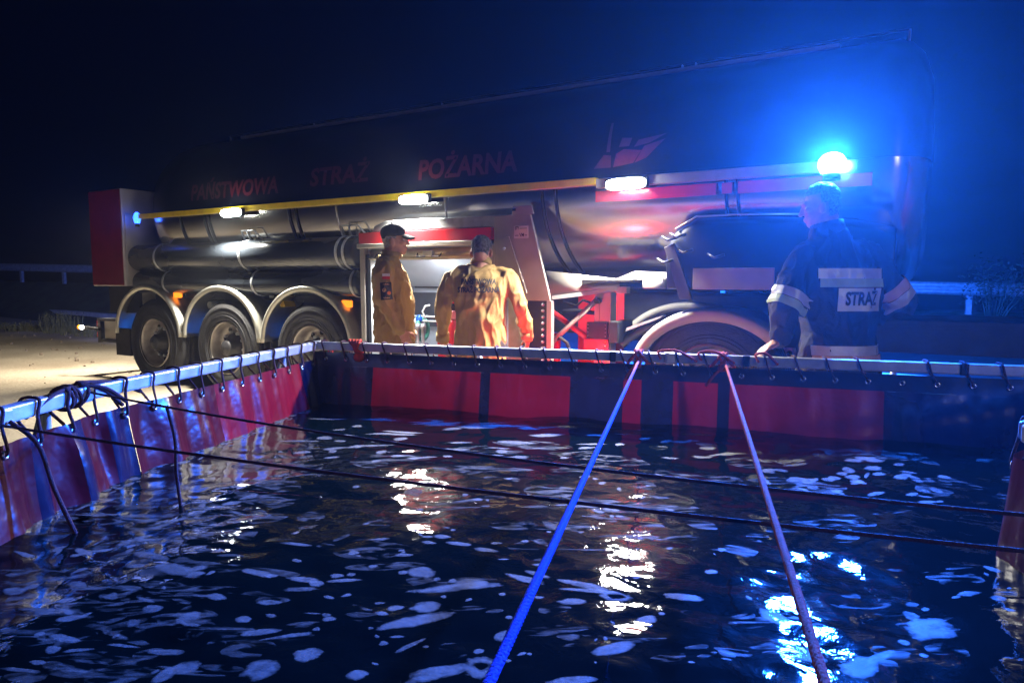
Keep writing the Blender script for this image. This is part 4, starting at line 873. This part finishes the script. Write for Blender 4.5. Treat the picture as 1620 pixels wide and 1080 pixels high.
# ================================================================== PEOPLE
def chain(mb, pts, rs, n=14):
    """a limb: rounded segments that taper from joint to joint"""
    pts = [Vector(p) for p in pts]
    for (a, b, ra, rb) in zip(pts[:-1], pts[1:], rs[:-1], rs[1:]):
        k = max(2, int((b - a).length / (min(ra, rb) * .9))); mb.tube([a.lerp(b, i / k) for i in range(k + 1)], [ra + (rb - ra) * i / k for i in range(k + 1)], n)
    for p, r in zip(pts, rs): mb.ball(p, r * .995, n)
def torso(mb, secs, n=28):
    out = []
    for (cx, cy_, z, rx, ry) in secs:
        out.append([(cx + rx * math.copysign(abs(math.cos(2 * math.pi * i / n)) ** .85, math.cos(2 * math.pi * i / n)), cy_ + ry * math.copysign(abs(math.sin(2 * math.pi * i / n)) ** .85, math.sin(2 * math.pi * i / n)), z) for i in range(n)])
    mb.loft(out)
def head_shapes(mb, c, rot, s=1.0, ears=True):
    """face looks along +y before rot"""
    Rm = rot.to_matrix() if not isinstance(rot, Matrix) else rot
    def E(p, r, tilt=0): mb.ball(Vector(c) + Rm @ (Vector(p) * s), tuple(x * s for x in r), 18, Rm @ Matrix.Rotation(tilt, 3, 'X'))
    E((0, -.015, .055), (.076, .092, .082)); E((0, .012, .01), (.068, .078, .085)); E((0, .03, -.045), (.055, .058, .058)); E((0, .062, -.085), (.026, .022, .022)); E((0, .05, -.07), (.045, .035, .03))
    E((0, .082, .035), (.05, .018, .014)); E((0, .094, -.002), (.012, .018, .032), .35); E((0, .108, -.022), (.015, .016, .013)); E((0, .084, -.052), (.026, .015, .008)); E((0, .083, -.064), (.022, .014, .008))
    E((.038, .068, -.012), (.024, .022, .022)); E((-.038, .068, -.012), (.024, .022, .022))
    E((0, -.05, -.045), (.055, .045, .06))
    if ears:
        for sx in (1, -1): E((.079 * sx, -.008, -.005), (.010, .020, .034)); E((.076 * sx, -.004, -.022), (.010, .014, .018))
def hand(mb, wrist, dirn, palmn, s=1.0, curl=.5, thumb=1):
    """wrist point, direction of the fingers, palm normal (the side the fingers curl to)"""
    d = Vector(dirn).normalized(); n = Vector(palmn); n = (n - d * n.dot(d)).normalized(); x = d.cross(n) * thumb; w_ = Vector(wrist)
    m3 = Matrix((x, d, n)).transposed()
    mb.ball(w_ + d * .05 * s, (.041 * s, .052 * s, .018 * s), 16, m3); chain(mb, [w_ - d * .03, w_ + d * .03 * s], [.027 * s, .025 * s], 10)
    for k, (ox, ln) in enumerate(((.031, .072), (.011, .082), (-.010, .076), (-.030, .060))):
        p = w_ + d * .088 * s + x * ox * s; dd = d.copy(); pts = [w_ + d * .05 * s + x * ox * .8 * s, p]; ax = d.cross(n)
        for seg in (.45, .32, .23):
            dd = (dd + n * curl * .9).normalized(); p = p + dd * ln * seg * s; pts.append(p)
        chain(mb, pts, [.010 * s, .0098 * s, .009 * s, .0083 * s, .0072 * s], 8)
    p = w_ + d * .025 * s + x * .032 * s; t1 = p + (x * .75 + d * .6 + n * .3).normalized() * .038 * s; t2 = t1 + (x * .25 + d + n * .45).normalized() * .03 * s; t3 = t2 + (d + n * .5).normalized() * .022 * s
    chain(mb, [w_ + d * .02 * s, p, t1, t2, t3], [.014 * s, .014 * s, .012 * s, .0105 * s, .0085 * s], 8)
def head_cap(c, rot, s, m, name, par, cut, scale=1.06, voxel=.006, folds=None, back=None):
    """hair: the skull slightly enlarged, kept where cut(local) is true"""
    mb = MB(); Rm = rot
    def E(p, r): mb.ball(Vector(c) + Rm @ (Vector(p) * s), tuple(x * s for x in r), 18, Rm)
    E((0, -.017, .057), (.080, .096, .086)); E((0, -.02, .02), (.077, .085, .07)); E((0, -.045, -.03), (.06, .05, .05))
    me = fuse(mb, voxel, 3, folds); bm = bmesh.new(); bm.from_mesh(me); inv = Rm.inverted()
    bad = [v for v in bm.verts if not cut((inv @ (v.co - Vector(c))) / s)]; bmesh.ops.delete(bm, geom=bad, context='VERTS'); bm.to_mesh(me); bm.free()
    return link(name, me, m, par)
def cloth_folds(amp, sc=9., seed=0., zs=.45):
    def f(p):
        q = Vector((p[0] * sc + seed, p[1] * sc, p[2] * sc * zs)); a = mnoise.noise(q); b = mnoise.noise(q * 2.3 + Vector((5, 1, 2))); r = max(0, 1 - abs(a) * 4.5); r2 = max(0, 1 - abs(b) * 5)
        return amp * (r * .9 + r2 * .45 + b * .5) - amp * .35
    return f
def eyes(par, c, rot, s):
    for sx in (1, -1): MB().ball(Vector(c) + rot @ Vector((.031 * sx, .072, .008)) * s, .0125 * s, 12).obj('eye', 'eye', par)

# ---- man with the cap, seen from his right side
A = thing('person', 'man in khaki uniform shirt and black peaked cap standing sideways at the cabinet', 'person', (-1.01, 5.62, 0), R(-84))
rotA = Matrix.Rotation(R(4), 3, 'X') @ Matrix.Rotation(R(-8), 3, 'Z')
hA = (0, .055, 1.575)
b = MB(); torso(b, [(0, 0, .82, .14, .10), (0, .01, .95, .155, .12), (0, .02, 1.12, .15, .12), (0, 0, 1.3, .16, .11), (0, -.01, 1.40, .13, .08), (0, .01, 1.46, .06, .06)])
chain(b, [(0, .005, 1.42), (0, .03, 1.50), (0, .04, 1.53)], [.068, .062, .06]); head_shapes(b, hA, rotA, 1.0)
for sx in (1, -1):
    chain(b, [(.19 * sx, -.01, 1.37), (.235 * sx, -.02, 1.12), (.215 * sx, .10, .88)], [.045, .04, .03]); hand(b, (.213 * sx, .115, .865), (-.1 * sx, .35, -1), (-sx, .2, 0), 1, .45, sx)
    chain(b, [(.09 * sx, 0, .88), (.10 * sx, .01, .50), (.10 * sx, -.02, .12)], [.08, .055, .04]); chain(b, [(.10 * sx, -.03, .06), (.11 * sx, .14, .04)], [.04, .035])
link('body', fuse(b, .006, 3), 'skin', A)
b = MB(); torso(b, [(0, .03, .70, .185, .160), (0, .035, .85, .185, .160), (0, .04, 1.0, .185, .160), (0, .03, 1.12, .185, .158), (0, .01, 1.25, .190, .142), (0, -.005, 1.36, .180, .115), (0, -.005, 1.43, .125, .085), (0, .01, 1.46, .085, .078)])
for sx in (1, -1): chain(b, [(.155 * sx, -.01, 1.385), (.205 * sx, -.015, 1.34), (.245 * sx, -.03, 1.12), (.245 * sx, -.01, 1.08), (.22 * sx, .095, .89)], [.072, .080, .072, .070, .056])
sA = fuse(b, .009, 5, cloth_folds(.020, 8, 3)); shirtA = link('shirt', sA, 'khaki', A)
b = MB(); b.lathe([(.070, 0), (.082, .01), (.080, .05), (.074, .055), (.066, .03), (.066, 0)], (0, .02, 1.445), (0, .16, 1), 26); b.prism([(-.05, 0), (.05, 0), (.06, .035), (-.06, .035)], .02, (0, .09, 1.45)); b.obj('collar', 'khaki', A)
b = MB()
for sx in (1, -1): chain(b, [(.08 * sx, .02, .68), (.10 * sx, .01, .50), (.105 * sx, -.02, .10)], [.095, .085, .075])
link('trousers', fuse(b, .012, 4, cloth_folds(.008, 9, 1)), 'trouser', A)
for sx in (1, -1): MB().loft([[(.105 * sx + .05 * math.cos(a), .04 + .15 * math.sin(a), z) for a in [2 * math.pi * i / 18 for i in range(18)]] for z in (0, .03, .07)]).obj('boot', 'black', A, .01)
head_cap(hA, rotA, 1.0, 'hair_white', 'hair', A, lambda p: p.y < .03 and p.z > -.045 and p.z < .06 and not (abs(p.x) > .06 and p.y > -.03 and p.z < .02), folds=lambda p: .002 * nz(p, 90))
b = MB(); cr = Vector(hA)
def CE(p, r): b.ball(cr + rotA @ Vector(p), r, 20, rotA)
CE((0, -.012, .075), (.088, .106, .075)); CE((0, -.06, .05), (.07, .05, .045)); 
cm = fuse(b, .006, 3, lambda p: .003 * nz(p, 30)); bm = bmesh.new(); bm.from_mesh(cm); iv = rotA.inverted(); bad = [v for v in bm.verts if (iv @ (v.co - cr)).z < .040 - .25 * min(0, (iv @ (v.co - cr)).y + .02) * -1]; bmesh.ops.delete(bm, geom=bad, context='VERTS'); bm.to_mesh(cm); bm.free()
cap = link('cap', cm, 'cap', A)
pk = []
for j in range(7):
    t = j / 6; row = []
    for i in range(13):
        a = -1.15 + 2.3 * i / 12; x = .078 * math.sin(a) * (1 - .12 * t); y = .066 + .022 * math.cos(a) + t * .082 * math.cos(a) ** .7; z = .056 - .034 * t - .05 * (x / .08) ** 2 * .5; row.append(cr + rotA @ Vector((x, y, z)))
    pk.append(row)
q = MB(); q.loft(pk, cap=False, closed=False); pko = q.obj('peak', 'cap', cap); so = pko.modifiers.new('s', 'SOLIDIFY'); so.thickness = .010
MB().ball(cr + rotA @ Vector((0, -.012, .152)), .008, 8).obj('cap_button', 'cap', cap); eyes(A, hA, rotA, 1)
bvA = bvh_of(sA)
# sleeve patches: his right side faces the camera (local +x)
def sleeve(wd, ht, y, z, m, off, rot=0, lab=None, nm='patch', bm=None): return project(bm or grid_bm(wd, ht, .006), bvA, (.6, y, z), (0, 1, 0), (0, 0, 1), (-1, 0, 0), off, nm, m, A, .0015, rot, lab)
sleeve(.060, .022, .0, 1.305, 'white', .003, 0, 'white upper half of the flag patch'); sleeve(.060, .022, .0, 1.283, 'patchred', .003, 0, 'red lower half of the flag patch')
sleeve(.088, .135, .0, 1.18, 'ink', .003, .06, 'dark sleeve badge with orange and gold emblems')
def disc_bm(r):
    bm = bmesh.new(); vs = [bm.verts.new((r * math.cos(a), r * math.sin(a), 0)) for a in [2 * math.pi * i / 14 for i in range(14)]]; bm.faces.new(vs); bmesh.ops.triangulate(bm, faces=bm.faces[:]); return bm
sleeve(0, 0, -.014, 1.188, 'patchgold', .006, bm=disc_bm(.016), nm='badge_emblem'); sleeve(0, 0, .022, 1.165, 'patchorange', .006, bm=disc_bm(.014), nm='badge_emblem')
sleeve(0, 0, .0, 1.232, 'patchgold', .006, bm=text_mesh('STRAŻ', .016, .0004, .05, .01), nm='badge_lettering'); sleeve(0, 0, .004, 1.127, 'patchgold', .006, bm=text_mesh('POŻARNA', .014, .0004, .05, .01), nm='badge_lettering')
project(grid_bm(.12, .10, .01), bvA, (.085, .6, 1.24), (-1, 0, 0), (0, 0, 1), (0, -1, 0), .004, 'pocket', 'khaki', A, .004); project(grid_bm(.13, .045, .01), bvA, (.085, .6, 1.315), (-1, 0, 0), (0, 0, 1), (0, -1, 0), .007, 'pocket_flap', 'khaki', A, .004)
project(grid_bm(.018, .5, .012), bvA, (0, .6, 1.15), (-1, 0, 0), (0, 0, 1), (0, -1, 0), .004, 'button_placket', 'khaki', A, .003)

# ---- man with lettering on his back
Bm = thing('person', 'grey-haired man in khaki shirt seen from behind with dark lettering on his back', 'person', (-.245, 5.30, 0), R(-3)); Bm.scale = (1.04, 1.04, 1.0)
rotB = Matrix.Rotation(R(-24), 3, 'X'); hB = (.0, .075, 1.475)
b = MB(); torso(b, [(0, 0, .78, .14, .10), (0, 0, .95, .15, .11), (0, .0, 1.12, .16, .11), (0, .01, 1.25, .17, .10), (0, .03, 1.33, .13, .08), (0, .05, 1.38, .06, .06)])
chain(b, [(0, .03, 1.34), (0, .05, 1.40), (0, .06, 1.45)], [.07, .064, .06]); head_shapes(b, hB, rotB, .98)
ARMS = {-1: [(-.185, .02, 1.30), (-.285, -.0, 1.06), (-.30, .09, .80)], 1: [(.185, .02, 1.30), (.305, .0, 1.06), (.345, .13, .82)]}
for sx in (1, -1):
    chain(b, ARMS[sx], [.045, .04, .03]); e = Vector(ARMS[sx][2]); hd = (e - Vector(ARMS[sx][1])).normalized(); hand(b, e + hd * .02, hd * 1 + Vector((-.25 * sx, 0, -.2)), (-sx, -.2, .2), 1.0, .6, sx)
    chain(b, [(.09 * sx, 0, .82), (.11 * sx, .01, .48), (.12 * sx, -.02, .12)], [.08, .055, .04]); chain(b, [(.12 * sx, -.03, .06), (.13 * sx, .14, .04)], [.04, .035])
link('body', fuse(b, .006, 3), 'skin', Bm)
b = MB(); torso(b, [(0, 0, .58, .200, .14), (0, .0, .75, .188, .142), (0, .0, .92, .178, .140), (0, -.0, 1.08, .190, .142), (0, .0, 1.20, .210, .138), (0, .015, 1.29, .20, .115), (0, .03, 1.345, .14, .088), (0, .045, 1.385, .080, .075)])
for sx in (1, -1):
    a_, e_, h_ = [Vector(p) for p in ARMS[sx]]; chain(b, [(.14 * sx, .02, 1.305), a_ + Vector((.012 * sx, 0, -.02)), a_.lerp(e_, .5) + Vector((0.01 * sx, 0, 0)), e_, e_.lerp(h_, .5), h_], [.066, .071, .060, .057, .052, .045])
sB = fuse(b, .009, 5, cloth_folds(.019, 7, 11)); link('shirt', sB, 'khaki', Bm)
for sx in (1, -1):
    h_ = Vector(ARMS[sx][2]); dd = (h_ - Vector(ARMS[sx][1])).normalized(); MB().lathe([(.040, -.05), (.050, -.05), (.052, .012), (.041, .014)], h_, dd, 20).obj('cuff', 'khaki', Bm)
MB().lathe([(.072, -.005), (.084, .0), (.080, .045), (.072, .05), (.064, .03)], (0, .052, 1.375), (0, .45, 1), 26).obj('collar', 'khakidark', Bm)
b = MB()
for sx in (1, -1): chain(b, [(.09 * sx, 0, .74), (.11 * sx, .01, .48), (.125 * sx, -.02, .10)], [.115, .085, .075])
link('trousers', fuse(b, .012, 4, cloth_folds(.008, 9, 1)), 'trouser', Bm)
for sx in (1, -1): MB().loft([[(.125 * sx + .05 * math.cos(a), .04 + .15 * math.sin(a), z) for a in [2 * math.pi * i / 18 for i in range(18)]] for z in (0, .03, .07)]).obj('boot', 'black', Bm, .01)
head_cap(hB, rotB, .98, 'hair_grey', 'hair', Bm, lambda p: (p.z > -.055 and p.y < .02 or p.z > .07) and not (abs(p.x) > .055 and p.y > -.045 and p.z < .03), folds=lambda p: .0035 * nz(p, 120)); eyes(Bm, hB, rotB, .98)
bvB0 = bvh_of(sB); bvB = bvh_of(smooth_patch(bvB0, (0, -.8, 1.22), .40, .16, .012, .003))
def back_text(s_, z, wd, ht, bv, par, m='ink', y=-.8, x=0., step=.008): return project(text_mesh(s_, ht / .7, .07 * ht, wd, step), bv, (x, y, z), (1, 0, 0), (0, 0, 1), (0, 1, 0), .014, 'lettering', m, par, 0, 0, 'dark letters reading ' + s_)
back_text('PAŃSTWOWA', 1.252, .255, .038, bvB, Bm); back_text('STRAŻ POŻARNA', 1.19, .31, .038, bvB, Bm)
project(grid_bm(.36, .008, .01), bvB0, (0, -.8, 1.145), (1, 0, 0), (0, 0, 1), (0, 1, 0), .003, 'back_seam', 'khakidark', Bm)

# ---- firefighter at the right rim
Fm = thing('person', 'bareheaded fireman in dark turnout coat with reflective bands leaning by the right rim', 'person', (1.94, 4.05, 0), R(6)); Fm.scale = (1.02, 1.02, 1.015)
rotF = Matrix.Rotation(R(64), 3, 'Z') @ Matrix.Rotation(R(-8), 3, 'X'); hF = (-.105, .06, 1.665)
b = MB(); torso(b, [(0, 0, .78, .14, .10), (0, 0, .95, .15, .11), (0, .02, 1.12, .16, .11), (-.01, .03, 1.28, .17, .11), (-.03, .04, 1.42, .15, .09), (-.06, .04, 1.52, .06, .06)])
chain(b, [(-.06, .04, 1.47), (-.08, .045, 1.55), (-.09, .05, 1.60)], [.07, .064, .062]); head_shapes(b, hF, rotF, 1.0)
FA = {-1: [(-.20, .03, 1.38), (-.345, -.02, 1.10), (-.33, .04, .90)], 1: [(.16, .03, 1.38), (.40, .0, 1.12), (.22, .18, .98)]}
chain(b, FA[-1], [.045, .04, .03]); chain(b, FA[1], [.045, .04, .03])
hand(b, (-.36, .03, .885), (-1, -.25, -.45), (0, -.1, -1), 1, .35, -1); hand(b, (.20, .2, .97), (-1, .2, -.2), (0, -1, -.3), 1, .5, 1)
for sx in (1, -1): chain(b, [(.09 * sx, 0, .86), (.11 * sx, .01, .50), (.12 * sx, -.02, .12)], [.08, .055, .04]); chain(b, [(.12 * sx, -.03, .06), (.13 * sx, .14, .04)], [.04, .035])
link('body', fuse(b, .006, 3), 'skin', Fm)
b = MB(); torso(b, [(0, 0, .68, .235, .17), (0, .0, .80, .225, .165), (0, .0, .95, .20, .16), (0, .0, 1.08, .215, .165), (0, .01, 1.22, .235, .165), (-.01, .02, 1.34, .235, .145), (-.03, .03, 1.43, .185, .12), (-.055, .035, 1.50, .115, .10), (-.065, .04, 1.545, .088, .088)])
for sx in (1, -1):
    a_, e_, h_ = [Vector(p) for p in FA[sx]]; chain(b, [(a_.x * .7, .03, 1.40), a_, a_.lerp(e_, .55), e_, e_.lerp(h_, .5), h_], [.085, .095, .088, .080, .068, .056])
sF = fuse(b, .010, 5, cloth_folds(.019, 7.5, 21)); link('coat', sF, 'navy', Fm)
MB().lathe([(.084, -.01), (.098, .0), (.092, .06), (.080, .065), (.072, .03)], (-.062, .04, 1.52), (-.2, .1, 1), 26).obj('collar', 'navy', Fm)
b = MB()
for sx in (1, -1): chain(b, [(.09 * sx, 0, .78), (.11 * sx, .01, .48), (.125 * sx, -.02, .12)], [.125, .10, .09])
link('trousers', fuse(b, .012, 4, cloth_folds(.008, 9, 1)), 'navy', Fm)
for sx in (1, -1): MB().loft([[(.125 * sx + .055 * math.cos(a), .04 + .155 * math.sin(a), z) for a in [2 * math.pi * i / 18 for i in range(18)]] for z in (0, .04, .10)]).obj('boot', 'black', Fm, .01)
head_cap(hF, rotF, 1.0, 'hair_light', 'hair', Fm, lambda p: (p.z > -.06 and p.y < .0 or p.z > .075) and not (abs(p.x) > .055 and p.y > -.035 and p.z < .02), folds=lambda p: .006 * nz(p, 45) + .006 * nz(p, 110) + .004); eyes(Fm, hF, rotF, 1)
bvF = bvh_of(sF)
def fproj(wd, ht, x, z, m, nm, off=.008, lab=None, rot=0, bm=None): return project(bm or grid_bm(wd, ht, .006), bvF, (x, -1.0, z), (1, 0, 0), (0, 0, 1), (0, 1, 0), off, nm, m, Fm, .0, rot, lab)
def fpatch(wd, ht, x, z, m, nm, lab): return link(nm, smooth_patch(bvF, (x, -1.0, z), wd, ht, .01, .008, 8), m, Fm, 0, lab)
fpatch(.38, .058, -.01, 1.285, 'refl', 'reflective_band', 'silver band across the back'); fpatch(.37, .048, -.01, 1.232, 'refly', 'reflective_band', 'lime band under the silver one')
npn = fpatch(.265, .13, .025, 1.138, 'refl', 'name_panel', 'silver back panel reading STRAŻ'); bvP = bvh_of(npn.data); project(text_mesh('STRAŻ', .10, .004, .20, .01), bvP, (.03, -1, 1.14), (1, 0, 0), (0, 0, 1), (0, 1, 0), .004, 'lettering', 'ink', Fm, 0, 0, 'dark letters reading STRAŻ')
fpatch(.43, .055, .0, .85, 'refl', 'reflective_band', 'silver band round the coat hem'); fpatch(.43, .06, .0, .792, 'reflwarm', 'reflective_band', 'warm-tinted band at the coat hem')
def ring_band(p, q, t0, t1, m, lab):
    # band of tape wrapped round a sleeve: rays cast inwards to the coat from all sides
    p, q = Vector(p), Vector(q); d = (q - p).normalized(); a = d.orthogonal().normalized(); b_ = d.cross(a); rows = []
    for j in range(7):
        c = p.lerp(q, t0 + (t1 - t0) * j / 6); row = []
        for k in range(36):
            an = 2 * math.pi * k / 36; e = a * math.cos(an) + b_ * math.sin(an); h = bvF.ray_cast(c + e * .16, -e, .16); r = (h[0] - c).length if h[0] is not None else .09
            row.append(c + e * (min(r, .125) + .008))
        rows.append(row)
    MB().loft(rows, cap=False).obj('sleeve_band', m, Fm, 0, lab)
a_, e_, h_ = [Vector(p) for p in FA[-1]]; ring_band(a_, e_, .72, .88, 'refl', 'silver band on the left sleeve'); ring_band(a_, e_, .89, 1.04, 'refly', 'lime band on the left sleeve')
a_, e_, h_ = [Vector(p) for p in FA[1]]; ring_band(a_, e_, .62, .79, 'reflwarm', 'band on the right sleeve with a pinkish light tint painted in'); ring_band(a_, e_, .80, .97, 'refl', 'silver band on the right sleeve')

# ================================================================== SMALL PLANTS
def tuft(name, label, x, y, n, h, spread, m):
    q = MB()
    for k in range(n):
        a = rnd.random() * 6.28; r = spread * rnd.random() ** .7; bx, by = x + r * math.cos(a), y + r * math.sin(a); hh = h * rnd.uniform(.4, 1); l = rnd.uniform(-.3, .3); m_ = rnd.uniform(-.3, .3); w_ = .012
        q.add([(bx - w_, by, 0), (bx + w_, by, 0), (bx + l * hh * .5 + w_ * .7, by + m_ * hh * .5, hh * .6), (bx + l * hh, by + m_ * hh, hh), (bx + l * hh * .5 - w_ * .7, by + m_ * hh * .5, hh * .6)], [(0, 1, 2, 3, 4)], False)
        for c in range(4): t = .5 + .12 * c; px_, py_, pz = bx + l * hh * t, by + m_ * hh * t, hh * t; s2 = .03; an = rnd.random() * 6.28; q.add([(px_, py_, pz), (px_ + s2 * math.cos(an), py_ + s2 * math.sin(an), pz + .02), (px_ + s2 * 1.6 * math.cos(an + .3), py_ + s2 * 1.6 * math.sin(an + .3), pz + .01)], [(0, 1, 2)], False)
    return tag(q.obj(name, m), label, 'plant', 'plants at the yard edge')
tuft('weed', 'tallest dry weed at the yard edge left of the tanker', -11.0, 16.6, 130, .55, .45, 'leaf'); tuft('weed', 'low dry weed just left of the tallest one', -12.1, 16.9, 70, .3, .4, 'leaf'); tuft('weed', 'small dry weed between the tallest one and the tanker bumper', -10.0, 16.2, 60, .25, .5, 'leaf')
q = MB()
for k in range(900):
    t = rnd.random(); x = -20 + t * 11.5; y = 21.0 - (x + 16) * .62 + rnd.uniform(-.9, .2) - 1.0; hh = rnd.uniform(.05, .16); q.add([(x - .015, y, .0), (x + .015, y, .0), (x + rnd.uniform(-.06, .06), y + rnd.uniform(-.05, .05), hh)], [(0, 1, 2)], False)
tag(q.obj('grass', 'leaf'), kind='stuff')
q = MB()
for k in range(260):
    x = rnd.uniform(-12, -2.5); y = rnd.uniform(5, 17); r = rnd.uniform(.006, .022) * (1 + (y > 10)); q.ball((x, y, r * .4), (r, r * rnd.uniform(.6, 1), r * .7), 6)
tag(q.obj('gravel', mat('brown_gravel', (.14, .11, .08), .9)), kind='stuff')
bs = thing('shrub', 'dark leafy shrub growing over the right end of the guardrail', 'shrub', (10.35, 14.75, 0))
q = MB(); br = MB()
for k in range(14):
    a = rnd.random() * 6.28; top = Vector((.8 * math.cos(a) * rnd.random() + .1, .5 * math.sin(a), rnd.uniform(.9, 1.5))); br.tube([(0, 0, 0), top * .5 + Vector((0, 0, .1)), top], [.02, .014, .006], 5)
    for c in range(60):
        p = top + Vector((rnd.gauss(0, .22), rnd.gauss(0, .2), rnd.gauss(-.1, .2))); e1 = Vector((rnd.uniform(-1, 1), rnd.uniform(-1, 1), rnd.uniform(-1, 1))).normalized() * .05; e2 = e1.orthogonal().normalized() * .02; q.add([p - e1, p + e2, p + e1, p - e2], [(0, 1, 2, 3)], False)
br.obj('stem', 'darkleaf', bs); tag(q.obj('foliage', 'darkleaf', bs), kind='stuff')
